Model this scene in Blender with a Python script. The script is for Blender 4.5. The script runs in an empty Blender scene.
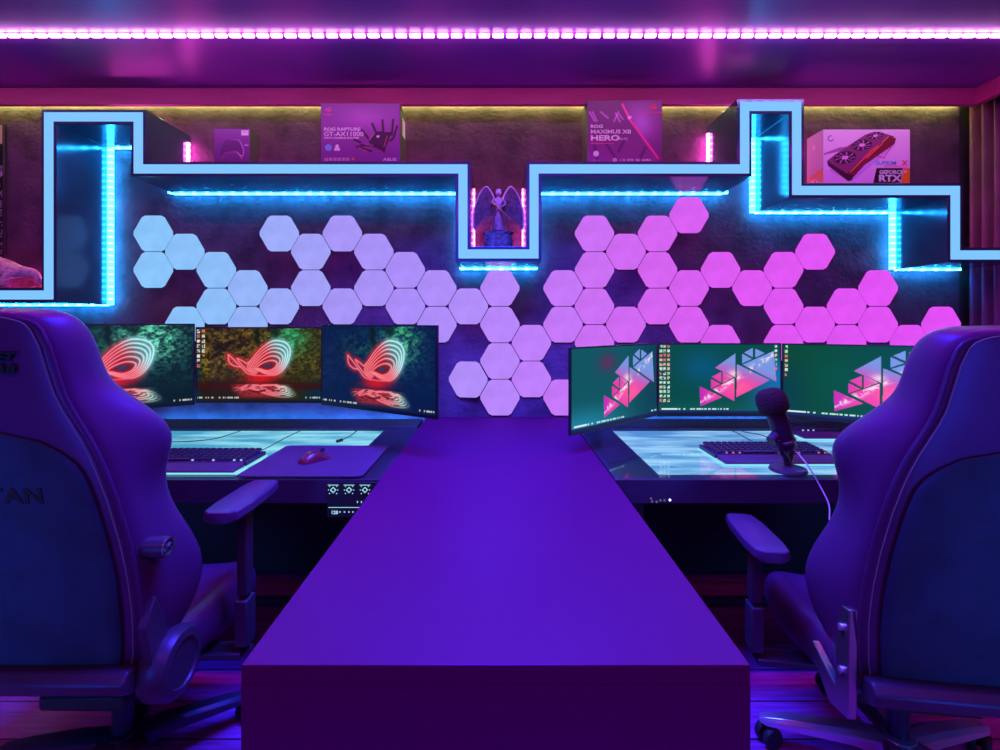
import bpy, bmesh, math, random
import numpy as np
from mathutils import Vector, Matrix, Euler
random.seed(7)
PI = math.pi
scene = bpy.context.scene
COL = scene.collection

# ------------------------------------------------------------------ camera
FPX, CX, HY, EYE = 490.0, 498.0, 322.0, 1.277
cam_d = bpy.data.cameras.new('camera')
cam = bpy.data.objects.new('camera', cam_d)
COL.objects.link(cam)
cam.location = (0, 0, EYE)
cam.rotation_euler = (PI / 2, 0, 0)
cam_d.sensor_width = 36
cam_d.lens = FPX / 1000 * 36
cam_d.shift_x = (500 - CX) / 1000
cam_d.shift_y = -(375 - HY) / 1000
cam_d.clip_start = 0.02
scene.camera = cam
vs = scene.view_settings
vs.view_transform = 'Standard'
vs.look = 'None'
vs.gamma = 1.0
vs.use_curve_mapping = False
vs.exposure = 0.0


def wx(px, Y):
    return (px - CX) / FPX * Y


def wz(py, Y):
    return EYE + (HY - py) / FPX * Y


def lin(c):
    return tuple(((v / 255) / 12.92 if v / 255 <= 0.04045 else ((v / 255 + 0.055) / 1.055) ** 2.4) for v in c)


def nlin(a):
    a = np.clip(a, 0, 1)
    return np.where(a <= 0.04045, a / 12.92, ((a + 0.055) / 1.055) ** 2.4)


# ------------------------------------------------------------------ materials
def new_mat(name):
    m = bpy.data.materials.new(name)
    m.use_nodes = True
    nt = m.node_tree
    nt.nodes.clear()
    out = nt.nodes.new('ShaderNodeOutputMaterial')
    return m, nt, out


def mat_pbr(name, col, rough=0.5, metal=0.0, noise=0.0, scale=8, bump=0.0, bscale=60, col2=None, coat=0.0, spec=0.5, stretch=None):
    m, nt, out = new_mat(name)
    b = nt.nodes.new('ShaderNodeBsdfPrincipled')
    b.inputs['Roughness'].default_value = rough
    b.inputs['Metallic'].default_value = metal
    b.inputs['Coat Weight'].default_value = coat
    b.inputs['Specular IOR Level'].default_value = spec
    nt.links.new(b.outputs[0], out.inputs[0])
    tc = nt.nodes.new('ShaderNodeTexCoord')
    mp = nt.nodes.new('ShaderNodeMapping')
    nt.links.new(tc.outputs['Object'], mp.inputs[0])
    if stretch:
        mp.inputs['Scale'].default_value = stretch
    n = nt.nodes.new('ShaderNodeTexNoise')
    n.inputs['Scale'].default_value = scale
    n.inputs['Detail'].default_value = 5
    nt.links.new(mp.outputs[0], n.inputs['Vector'])
    r = nt.nodes.new('ShaderNodeValToRGB')
    c2 = col2 if col2 else tuple(max(0, c * (1 - noise)) for c in col)
    c1 = col if col2 else tuple(min(1, c * (1 + noise)) for c in col)
    r.color_ramp.elements[0].position = 0.35
    r.color_ramp.elements[1].position = 0.65
    r.color_ramp.elements[0].color = (*c2, 1)
    r.color_ramp.elements[1].color = (*c1, 1)
    nt.links.new(n.outputs['Fac'], r.inputs[0])
    nt.links.new(r.outputs[0], b.inputs['Base Color'])
    if bump:
        n2 = nt.nodes.new('ShaderNodeTexNoise')
        n2.inputs['Scale'].default_value = bscale
        n2.inputs['Detail'].default_value = 3
        nt.links.new(mp.outputs[0], n2.inputs['Vector'])
        bp = nt.nodes.new('ShaderNodeBump')
        bp.inputs['Strength'].default_value = bump
        bp.inputs['Distance'].default_value = 0.01
        nt.links.new(n2.outputs['Fac'], bp.inputs['Height'])
        nt.links.new(bp.outputs[0], b.inputs['Normal'])
    return m


def mat_emit(name, col, strength=1.0, noise=0.0, scale=6, stretch=None, col2=None):
    m, nt, out = new_mat(name)
    e = nt.nodes.new('ShaderNodeEmission')
    e.inputs['Strength'].default_value = strength
    e.inputs['Color'].default_value = (*col, 1)
    nt.links.new(e.outputs[0], out.inputs[0])
    if noise or col2:
        tc = nt.nodes.new('ShaderNodeTexCoord')
        mp = nt.nodes.new('ShaderNodeMapping')
        nt.links.new(tc.outputs['Object'], mp.inputs[0])
        if stretch:
            mp.inputs['Scale'].default_value = stretch
        n = nt.nodes.new('ShaderNodeTexNoise')
        n.inputs['Scale'].default_value = scale
        n.inputs['Detail'].default_value = 4
        nt.links.new(mp.outputs[0], n.inputs['Vector'])
        r = nt.nodes.new('ShaderNodeValToRGB')
        r.color_ramp.elements[0].position = 0.38
        r.color_ramp.elements[1].position = 0.62
        c2 = col2 if col2 else tuple(c * (1 - noise) for c in col)
        r.color_ramp.elements[0].color = (*c2, 1)
        r.color_ramp.elements[1].color = (*col, 1)
        nt.links.new(n.outputs['Fac'], r.inputs[0])
        nt.links.new(r.outputs[0], e.inputs['Color'])
    return m


def mat_dots(name, col, hi, lo, pitch, axis):
    """LED tape: emission rising at every diode along one axis"""
    m, nt, out = new_mat(name)
    e = nt.nodes.new('ShaderNodeEmission')
    e.inputs['Color'].default_value = (*col, 1)
    tc = nt.nodes.new('ShaderNodeTexCoord')
    sp = nt.nodes.new('ShaderNodeSeparateXYZ')
    nt.links.new(tc.outputs['Object'], sp.inputs[0])
    mu = nt.nodes.new('ShaderNodeMath'); mu.operation = 'MULTIPLY'
    mu.inputs[1].default_value = 2 * PI / pitch
    nt.links.new(sp.outputs[axis], mu.inputs[0])
    si = nt.nodes.new('ShaderNodeMath'); si.operation = 'SINE'
    nt.links.new(mu.outputs[0], si.inputs[0])
    mr = nt.nodes.new('ShaderNodeMapRange')
    mr.inputs['From Min'].default_value = -1
    mr.inputs['From Max'].default_value = 1
    mr.inputs['To Min'].default_value = lo
    mr.inputs['To Max'].default_value = hi
    mx_ = nt.nodes.new('ShaderNodeMath'); mx_.operation = 'MAXIMUM'; mx_.inputs[1].default_value = 0.0
    nt.links.new(si.outputs[0], mx_.inputs[0])
    pw = nt.nodes.new('ShaderNodeMath'); pw.operation = 'POWER'; pw.inputs[1].default_value = 2.5
    nt.links.new(mx_.outputs[0], pw.inputs[0])
    mr.inputs['From Min'].default_value = 0
    nt.links.new(pw.outputs[0], mr.inputs['Value'])
    nt.links.new(mr.outputs[0], e.inputs['Strength'])
    nt.links.new(e.outputs[0], out.inputs[0])
    return m


def mat_attr(name, emit, rough=0.5):
    m, nt, out = new_mat(name)
    a = nt.nodes.new('ShaderNodeAttribute')
    a.attribute_name = 'print'
    if emit:
        e = nt.nodes.new('ShaderNodeEmission')
        e.inputs['Strength'].default_value = emit
        nt.links.new(a.outputs['Color'], e.inputs['Color'])
        g = nt.nodes.new('ShaderNodeBsdfGlossy')
        g.inputs['Roughness'].default_value = 0.35
        g.inputs['Color'].default_value = (0.03, 0.03, 0.03, 1)
        ad = nt.nodes.new('ShaderNodeAddShader')
        nt.links.new(e.outputs[0], ad.inputs[0])
        nt.links.new(g.outputs[0], ad.inputs[1])
        nt.links.new(ad.outputs[0], out.inputs[0])
    else:
        b = nt.nodes.new('ShaderNodeBsdfPrincipled')
        b.inputs['Roughness'].default_value = rough
        nt.links.new(a.outputs['Color'], b.inputs['Base Color'])
        nt.links.new(b.outputs[0], out.inputs[0])
    return m


def mat_glass(name):
    m, nt, out = new_mat(name)
    fr = nt.nodes.new('ShaderNodeFresnel'); fr.inputs['IOR'].default_value = 1.5
    t = nt.nodes.new('ShaderNodeBsdfTransparent')
    t.inputs['Color'].default_value = (0.93, 0.96, 0.98, 1)
    g = nt.nodes.new('ShaderNodeBsdfGlossy'); g.inputs['Roughness'].default_value = 0.02
    mx = nt.nodes.new('ShaderNodeMixShader')
    ge = nt.nodes.new('ShaderNodeNewGeometry')
    iv = nt.nodes.new('ShaderNodeMath'); iv.operation = 'SUBTRACT'; iv.inputs[0].default_value = 1.0
    nt.links.new(ge.outputs['Backfacing'], iv.inputs[1])
    ml = nt.nodes.new('ShaderNodeMath'); ml.operation = 'MULTIPLY'
    nt.links.new(fr.outputs[0], ml.inputs[0]); nt.links.new(iv.outputs[0], ml.inputs[1])
    nt.links.new(ml.outputs[0], mx.inputs[0])
    nt.links.new(t.outputs[0], mx.inputs[1])
    nt.links.new(g.outputs[0], mx.inputs[2])
    nt.links.new(mx.outputs[0], out.inputs[0])
    return m


M = {}
M['wall'] = mat_pbr('dark_plaster', (0.135, 0.062, 0.14), 0.7, noise=0, col2=(0.06, 0.022, 0.065), scale=7, bump=0.5, bscale=45)
M['wall_plain'] = mat_pbr('plain_dark_plaster', (0.05, 0.045, 0.06), 0.8, noise=0.2)
M['ceiling'] = mat_pbr('satin_ceiling', (0.15, 0.03, 0.30), 0.34, noise=0.1, scale=2)
M['fascia'] = mat_pbr('satin_fascia', (0.42, 0.03, 0.20), 0.4, noise=0.1, scale=2)
M['lacquer'] = mat_pbr('black_lacquer', (0.03, 0.045, 0.09), 0.16, noise=0.2, scale=3, spec=1.0)
M['rim'] = mat_pbr('dark_rim', (0.02, 0.02, 0.03), 0.3)
M['counter'] = mat_pbr('satin_counter', (0.115, 0.008, 0.060), 0.36, noise=0.06, scale=3, bump=0.02, bscale=400)
M['leather'] = mat_pbr('black_leather', (0.075, 0.022, 0.105), 0.36, noise=0.1, scale=5, bump=0.05, bscale=300)
M['suede'] = mat_pbr('suede_back', (0.010, 0.035, 0.08), 0.85, noise=0.2, scale=9, bump=0.1, bscale=500)
M['plastic'] = mat_pbr('black_plastic', (0.045, 0.03, 0.06), 0.36, noise=0.1)
M['dull'] = mat_pbr('dull_black', (0.02, 0.02, 0.022), 0.6, noise=0.1)
M['thread'] = mat_pbr('seam_thread', (0.20, 0.18, 0.22), 0.5)
M['print_black'] = mat_pbr('black_print', (0.004, 0.004, 0.004), 0.5)
M['chrome'] = mat_pbr('polished_metal', (0.75, 0.6, 0.85), 0.24, metal=0.65, noise=0.05)
M['steel'] = mat_pbr('satin_steel', (0.35, 0.35, 0.4), 0.3, metal=0.9, noise=0.05)
M['bezel'] = mat_pbr('monitor_bezel', (0.01, 0.01, 0.013), 0.35)
M['glass'] = mat_glass('desk_glass')
M['mat'] = mat_pbr('cloth_mat', (0.075, 0.010, 0.08), 0.7, noise=0.1, bump=0.1, bscale=600)
M['mouse'] = mat_pbr('mouse_shell', (0.14, 0.012, 0.035), 0.3, noise=0.1)
M['key'] = mat_pbr('key_cap', (0.03, 0.03, 0.05), 0.45)
M['bronze'] = mat_pbr('dark_bronze', (0.17, 0.07, 0.10), 0.38, metal=0.3, noise=0.5, scale=60, bump=0.6, bscale=150)
M['stone'] = mat_pbr('pedestal_stone', (0.06, 0.06, 0.10), 0.5, noise=0.6, scale=50, bump=1.0, bscale=90)
M['gold'] = mat_pbr('gold_trim', (0.8, 0.4, 0.15), 0.3, metal=0.8)
M['resin'] = mat_pbr('pale_resin', (0.9, 0.62, 0.68), 0.5, noise=0.25, scale=70, bump=1.0, bscale=140)
M['resin_red'] = mat_pbr('rosy_resin', (0.75, 0.12, 0.2), 0.4, noise=0.3, scale=40)
M['curtain'] = mat_pbr('velvet_curtain', (0.15, 0.02, 0.15), 0.6, noise=0.2, bump=0.1, bscale=200)
M['white'] = mat_pbr('white_print', (0.85, 0.85, 0.88), 0.5)
M['pinkp'] = mat_pbr('pink_print', (0.8, 0.08, 0.25), 0.5)
M['redp'] = mat_pbr('red_print', (0.85, 0.03, 0.06), 0.5)
M['bluep'] = mat_pbr('blue_print', (0.2, 0.5, 0.9), 0.5)
M['cyanp'] = mat_pbr('cyan_print', (0.1, 0.55, 0.75), 0.5)
M['amberp'] = mat_pbr('amber_print', (0.75, 0.28, 0.02), 0.5)
M['carton_dark'] = mat_pbr('dark_carton', (0.045, 0.03, 0.045), 0.6, noise=0.3)
M['carton_white'] = mat_pbr('white_carton', (0.62, 0.55, 0.66), 0.55, noise=0.03)
M['foam'] = mat_pbr('mic_foam', (0.035, 0.008, 0.018), 0.95, noise=0.3, bump=1.0, bscale=250)
M['cable'] = mat_pbr('black_cable', (0.02, 0.02, 0.02), 0.4)
M['cable_white'] = mat_pbr('pale_cable', (0.6, 0.6, 0.65), 0.4)
M['screen'] = mat_attr('screen_image', 1.0)
M['art'] = mat_attr('printed_art', 0, 0.45)
CYAN = (0.022, 0.50, 1.0)
M['led_face'] = mat_emit('shelf_edge_light', (0.21, 0.54, 1.0), 1.05)
M['led_cyan_x'] = mat_dots('cyan_tape_x', CYAN, 130, 35, 0.070, 0)
M['led_cyan_z'] = mat_dots('cyan_tape_z', CYAN, 52, 16, 0.034, 2)
M['led_pink_z'] = mat_dots('pink_tape_z', (1.0, 0.10, 0.55), 85.0, 24.0, 0.034, 2)
M['led_pink_x'] = mat_dots('pink_tape_x', (1.0, 0.07, 0.6), 40.0, 14.0, 0.034, 0)
M['led_pink_niche'] = mat_dots('pink_tape_niche', (1.0, 0.12, 0.55), 42.0, 10.0, 0.034, 2)
M['led_yellow'] = mat_emit('warm_tape', (0.74, 0.92, 0.15), 28.0)
M['diode'] = mat_emit('pink_white_diode', (1.0, 0.40, 0.9), 36.0)
M['tape'] = mat_emit('pink_tape_glow', (0.9, 0.06, 0.75), 1.1)
M['tray_l'] = mat_emit('self_lit_tray_green', (0.36, 0.85, 0.95), 1.35, col2=(0.08, 0.42, 0.62), scale=3, stretch=(1.2, 5, 1))  # light of the interior LEDs put into the tray's own glow
M['tray_r'] = mat_emit('self_lit_tray_blue', (0.36, 0.68, 1.0), 1.35, col2=(0.10, 0.32, 0.68), scale=3, stretch=(1.2, 5, 1))
M['added_back_glow'] = mat_emit('added_desk_back_tape', (0.02, 0.36, 1.0), 24.0)  # added source, throws blue on the wall below the monitors
M['kb_glow'] = mat_emit('keyboard_light_bar', (0.25, 0.75, 0.95), 1.0)
M['key_glow'] = mat_emit('key_legend_glow', (0.45, 0.55, 1.0), 0.9)
M['key_glow_red'] = mat_emit('key_legend_red', (1.0, 0.25, 0.4), 0.55)
M['icon_glow'] = mat_emit('panel_icon_glow', (0.42, 0.78, 0.95), 0.9)
M['icon_dim'] = mat_emit('panel_icon_dim', (0.35, 0.3, 0.5), 0.35)


def mat_floor():
    m, nt, out = new_mat('plank_floor')
    b = nt.nodes.new('ShaderNodeBsdfPrincipled')
    b.inputs['Roughness'].default_value = 0.35
    nt.links.new(b.outputs[0], out.inputs[0])
    tc = nt.nodes.new('ShaderNodeTexCoord')
    br = nt.nodes.new('ShaderNodeTexBrick')
    br.inputs['Scale'].default_value = 1.0
    br.inputs['Brick Width'].default_value = 1.2
    br.inputs['Row Height'].default_value = 0.15
    br.inputs['Mortar Size'].default_value = 0.003
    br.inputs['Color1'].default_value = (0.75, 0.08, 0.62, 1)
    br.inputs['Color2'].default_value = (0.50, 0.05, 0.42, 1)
    br.inputs['Mortar'].default_value = (0.03, 0.02, 0.02, 1)
    nt.links.new(tc.outputs['Object'], br.inputs['Vector'])
    mp = nt.nodes.new('ShaderNodeMapping'); mp.inputs['Scale'].default_value = (2, 22, 1)
    nt.links.new(tc.outputs['Object'], mp.inputs[0])
    n = nt.nodes.new('ShaderNodeTexNoise'); n.inputs['Scale'].default_value = 3; n.inputs['Detail'].default_value = 6
    nt.links.new(mp.outputs[0], n.inputs['Vector'])
    mx = nt.nodes.new('ShaderNodeMix'); mx.data_type = 'RGBA'; mx.blend_type = 'MULTIPLY'
    mx.inputs[0].default_value = 0.8
    nt.links.new(br.outputs['Color'], mx.inputs[6])
    r = nt.nodes.new('ShaderNodeValToRGB')
    r.color_ramp.elements[0].position = 0.3; r.color_ramp.elements[0].color = (0.35, 0.3, 0.3, 1)
    r.color_ramp.elements[1].position = 0.7
    nt.links.new(n.outputs['Fac'], r.inputs[0])
    nt.links.new(r.outputs[0], mx.inputs[7])
    nt.links.new(mx.outputs[2], b.inputs['Base Color'])
    return m


def mat_satin(name, dcol, gcol, fac, rough):
    m, nt, out = new_mat(name)
    d = nt.nodes.new('ShaderNodeBsdfDiffuse')
    g = nt.nodes.new('ShaderNodeBsdfGlossy'); g.inputs['Roughness'].default_value = rough
    g.inputs['Color'].default_value = (*gcol, 1)
    tc = nt.nodes.new('ShaderNodeTexCoord')
    n_ = nt.nodes.new('ShaderNodeTexNoise'); n_.inputs['Scale'].default_value = 2.5; n_.inputs['Detail'].default_value = 4
    nt.links.new(tc.outputs['Object'], n_.inputs['Vector'])
    r = nt.nodes.new('ShaderNodeValToRGB')
    r.color_ramp.elements[0].position = 0.3; r.color_ramp.elements[0].color = (*[c * 0.93 for c in dcol], 1)
    r.color_ramp.elements[1].position = 0.7; r.color_ramp.elements[1].color = (*dcol, 1)
    nt.links.new(n_.outputs['Fac'], r.inputs[0]); nt.links.new(r.outputs[0], d.inputs['Color'])
    mx = nt.nodes.new('ShaderNodeMixShader'); mx.inputs[0].default_value = fac
    nt.links.new(d.outputs[0], mx.inputs[1]); nt.links.new(g.outputs[0], mx.inputs[2])
    nt.links.new(mx.outputs[0], out.inputs[0])
    return m


M['counter'] = mat_satin('satin_counter', (0.12, 0.006, 0.060), (0.14, 0.06, 0.80), 0.17, 0.36)
M['floor'] = mat_floor()
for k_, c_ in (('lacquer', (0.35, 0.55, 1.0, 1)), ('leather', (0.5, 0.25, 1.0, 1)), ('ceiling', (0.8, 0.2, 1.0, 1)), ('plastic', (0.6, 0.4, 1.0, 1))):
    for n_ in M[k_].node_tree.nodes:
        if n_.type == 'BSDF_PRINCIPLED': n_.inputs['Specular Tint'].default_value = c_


# ------------------------------------------------------------------ mesh helpers
class MB:
    def __init__(self):
        self.bm = bmesh.new()

    def box(self, x0, x1, y0, y1, z0, z1, mtx=None):
        vs_ = [Vector((x, y, z)) for z in (z0, z1) for y in (y0, y1) for x in (x0, x1)]
        if mtx:
            vs_ = [mtx @ v for v in vs_]
        v = [self.bm.verts.new(p) for p in vs_]
        for f in ((0, 2, 3, 1), (4, 5, 7, 6), (0, 1, 5, 4), (2, 6, 7, 3), (0, 4, 6, 2), (1, 3, 7, 5)):
            self.bm.faces.new([v[i] for i in f])
        return self

    def prism(self, pts, a0, a1, axis='y'):
        """polygon pts (p,q) extruded along an axis: y -> (x,z), x -> (y,z), z -> (x,y)"""
        def mk(p, a):
            if axis == 'y': return (p[0], a, p[1])
            if axis == 'x': return (a, p[0], p[1])
            return (p[0], p[1], a)
        A = [self.bm.verts.new(mk(p, a0)) for p in pts]
        B = [self.bm.verts.new(mk(p, a1)) for p in pts]
        n = len(pts)
        self.bm.faces.new(A)
        self.bm.faces.new(B[::-1])
        for i in range(n):
            self.bm.faces.new([A[i], B[i], B[(i + 1) % n], A[(i + 1) % n]])
        return self

    def loft(self, rings, cap=True, closed=True):
        R = [[self.bm.verts.new(p) for p in r] for r in rings]
        n = len(R[0])
        for a, b in zip(R[:-1], R[1:]):
            for i in range(n if closed else n - 1):
                self.bm.faces.new([a[i], a[(i + 1) % n], b[(i + 1) % n], b[i]])
        if cap and closed:
            self.bm.faces.new(R[0][::-1])
            self.bm.faces.new(R[-1])
        return self

    def tube(self, path, r, n=10, cap=True):
        path = [Vector(p) for p in path]
        rs = r if isinstance(r, (list, tuple)) else [r] * len(path)
        rings = []
        prev = None
        for i, p in enumerate(path):
            if i == 0: t = path[1] - p
            elif i == len(path) - 1: t = p - path[-2]
            else: t = path[i + 1] - path[i - 1]
            t.normalize()
            if prev is None:
                u = t.cross(Vector((0, 0, 1)))
                if u.length < 1e-3: u = t.cross(Vector((0, 1, 0)))
            else:
                u = prev - t * prev.dot(t)
            u.normalize()
            prev = u.copy()
            w = t.cross(u)
            rings.append([p + (u * math.cos(2 * PI * k / n) + w * math.sin(2 * PI * k / n)) * rs[i] for k in range(n)])
        return self.loft(rings, cap)

    def lathe(self, prof, n=24, centre=(0, 0, 0), mtx=None):
        rings = []
        for r, z in prof:
            ring = [Vector((centre[0] + r * math.cos(2 * PI * k / n), centre[1] + r * math.sin(2 * PI * k / n), centre[2] + z)) for k in range(n)]
            if mtx: ring = [mtx @ v for v in ring]
            rings.append(ring)
        return self.loft(rings)

    def build(self, name, mat, parent=None, bevel=0.0, smooth=True, sub=0, loc=None, seg=2):
        bmesh.ops.recalc_face_normals(self.bm, faces=self.bm.faces)
        me = bpy.data.meshes.new(name)
        self.bm.to_mesh(me)
        self.bm.free()
        me.materials.append(mat)
        o = bpy.data.objects.new(name, me)
        COL.objects.link(o)
        if parent: o.parent = parent
        if loc: o.location = loc
        if smooth:
            for p in me.polygons: p.use_smooth = True
            if not sub:
                try: me.set_sharp_from_angle(angle=math.radians(38))
                except Exception: pass
        if bevel:
            b = o.modifiers.new('bevel', 'BEVEL')
            b.width = bevel; b.segments = seg; b.limit_method = 'ANGLE'; b.angle_limit = math.radians(40)
        if sub:
            s = o.modifiers.new('sub', 'SUBSURF'); s.levels = sub; s.render_levels = sub
        return o


def tag(o, label=None, cat=None, group=None, kind=None):
    if label: o['label'] = label
    if cat: o['category'] = cat
    if group: o['group'] = group
    if kind: o['kind'] = kind
    return o


def thing(name, label, cat, loc=(0, 0, 0), rz=0, group=None):
    o = bpy.data.objects.new(name, None)
    o.empty_display_size = 0.1
    COL.objects.link(o)
    o.location = loc
    o.rotation_euler = (0, 0, rz)
    return tag(o, label, cat, group)


def smooth_path(pts, n=8):
    P = [Vector(p) for p in pts]
    P = [P[0] * 2 - P[1]] + P + [P[-1] * 2 - P[-2]]
    out = []
    for i in range(1, len(P) - 2):
        for k in range(n):
            t = k / n
            a, b, c, d = P[i - 1], P[i], P[i + 1], P[i + 2]
            out.append(0.5 * ((2 * b) + (c - a) * t + (2 * a - 5 * b + 4 * c - d) * t * t + (-a + 3 * b - 3 * c + d) * t ** 3))
    out.append(P[-2])
    return out


def text(body, size, loc, rot, mat, parent, name='lettering', align='LEFT', sx=1.0, shear=0.0, bold=0.0, ext=0.0004, spacing=1.0):
    cu = bpy.data.curves.new('t', 'FONT')
    cu.body = body; cu.size = size; cu.align_x = align; cu.shear = shear; cu.offset = bold
    cu.extrude = ext; cu.space_character = spacing; cu.resolution_u = 3
    to = bpy.data.objects.new('t', cu)
    COL.objects.link(to)
    dg = bpy.context.evaluated_depsgraph_get()
    me = bpy.data.meshes.new_from_object(to.evaluated_get(dg))
    bpy.data.objects.remove(to)
    bpy.data.curves.remove(cu)
    me.materials.clear(); me.materials.append(mat)
    me.transform(Matrix.Diagonal((sx, 1, 1, 1)))
    o = bpy.data.objects.new(name, me)
    COL.objects.link(o)
    o.parent = parent; o.location = loc; o.rotation_euler = rot
    return o


FACE = (PI / 2, 0, 0)      # text that looks towards -Y


def painted(name, w, h, nx, ny, func, mat, parent, mtx=None, loc=(0, 0, 0), yoff=0.0):
    """upright picture surface in XZ facing -Y; func(U right, V down) -> sRGB"""
    us = np.linspace(0, 1, nx + 1); v_ = np.linspace(0, 1, ny + 1)
    U, V = np.meshgrid(us, v_)
    rgb = func(U, V)
    if mat is M['art'] and name == 'front_print': rgb = rgb * 1.22
    co = np.zeros((nx + 1) * (ny + 1) * 3, dtype=np.float32).reshape(-1, 3)
    co[:, 0] = (U.ravel() - 0.5) * w
    co[:, 1] = yoff
    co[:, 2] = (0.5 - V.ravel()) * h
    idx = np.arange((nx + 1) * (ny + 1)).reshape(ny + 1, nx + 1)
    q = np.stack([idx[1:, :-1], idx[1:, 1:], idx[:-1, 1:], idx[:-1, :-1]], -1).reshape(-1, 4)
    me = bpy.data.meshes.new(name)
    me.vertices.add(len(co)); me.vertices.foreach_set('co', co.ravel())
    me.loops.add(q.size); me.loops.foreach_set('vertex_index', q.ravel().astype(np.int32))
    me.polygons.add(len(q)); me.polygons.foreach_set('loop_start', np.arange(0, q.size, 4, dtype=np.int32))
    me.update(calc_edges=True)
    at = me.attributes.new('print', 'FLOAT_COLOR', 'POINT')
    rgba = np.ones((len(co), 4), dtype=np.float32)
    rgba[:, :3] = nlin(rgb).reshape(-1, 3)
    at.data.foreach_set('color', rgba.ravel())
    me.materials.append(mat)
    o = bpy.data.objects.new(name, me)
    COL.objects.link(o)
    o.parent = parent; o.location = loc
    return o


def vnoise(U, V, fx, fy, seed, octaves=4, gain=0.55):
    rng = np.random.RandomState(seed)
    out = np.zeros_like(U); amp = 1; tot = 0
    for _ in range(octaves):
        gx, gy = int(fx) + 2, int(fy) + 2
        g = rng.rand(gy + 1, gx + 1)
        x = np.clip(U, 0, 1) * fx; y = np.clip(V, 0, 1) * fy
        xi = np.clip(x.astype(int), 0, gx - 1); yi = np.clip(y.astype(int), 0, gy - 1)
        tx = x - xi; ty = y - yi
        tx = tx * tx * (3 - 2 * tx); ty = ty * ty * (3 - 2 * ty)
        out += amp * ((g[yi, xi] * (1 - tx) + g[yi, xi + 1] * tx) * (1 - ty) + (g[yi + 1, xi] * (1 - tx) + g[yi + 1, xi + 1] * tx) * ty)
        tot += amp; amp *= gain; fx *= 2.1; fy *= 2.1
    return out / tot


def sdist(X, Y, pts):
    d = np.full(X.shape, 1e9)
    for (ax, ay), (bx, by) in zip(pts[:-1], pts[1:]):
        dx, dy = bx - ax, by - ay
        L = dx * dx + dy * dy + 1e-9
        t = np.clip(((X - ax) * dx + (Y - ay) * dy) / L, 0, 1)
        d = np.minimum(d, np.hypot(X - ax - t * dx, Y - ay - t * dy))
    return d


def inpoly(X, Y, pts):
    m = np.zeros(X.shape, bool)
    n = len(pts)
    for i in range(n):
        x1, y1 = pts[i]; x2, y2 = pts[(i + 1) % n]
        c = ((y1 > Y) != (y2 > Y)) & (X < (x2 - x1) * (Y - y1) / (y2 - y1 + 1e-12) + x1)
        m ^= c
    return m


def sstep(a, b, x):
    t = np.clip((x - a) / (b - a), 0, 1)
    return t * t * (3 - 2 * t)


def C(r, g, b):
    return np.array([r, g, b], float) / 255


def mixc(A, B, t):
    return A * (1 - t[..., None]) + B * t[..., None]


def curve2(pts, n=6, closed=False):
    P = [(x, y, 0) for x, y in pts]
    if closed: P = P + [P[0]]
    return [(p.x, p.y) for p in smooth_path(P, n)]


def resample(pts, n):
    P = np.array(pts); s = np.r_[0, np.cumsum(np.hypot(*np.diff(P, axis=0).T))]
    t = np.linspace(0, s[-1], n)
    return np.stack([np.interp(t, s, P[:, 0]), np.interp(t, s, P[:, 1])], -1)


# ------------------------------------------------------------------ screen pictures
_outer = resample(curve2([(455, 388), (402, 325), (450, 250), (515, 180), (600, 130), (690, 142), (728, 195), (714, 280), (672, 350), (615, 388), (540, 378), (455, 335)], 6), 40)
_inner = resample(curve2([(500, 345), (478, 333), (505, 310), (540, 296), (575, 288), (608, 292), (622, 304), (615, 322), (600, 338), (575, 348), (545, 352), (500, 340)], 6), 40)
NEON = [[tuple(p) for p in (_outer * (1 - t) + _inner * t)] for t in (0, 0.17, 0.34, 0.52, 0.72, 0.93)]
NEON += [curve2([(255, 235), (262, 285), (300, 318), (352, 326)]), curve2([(258, 235), (300, 272), (350, 322), (400, 372), (458, 392)]),
         curve2([(328, 262), (372, 285), (402, 298), (452, 250)]), curve2([(322, 262), (350, 300), (400, 350), (440, 375)]),
         curve2([(455, 388), (520, 392), (615, 388)])]


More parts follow.
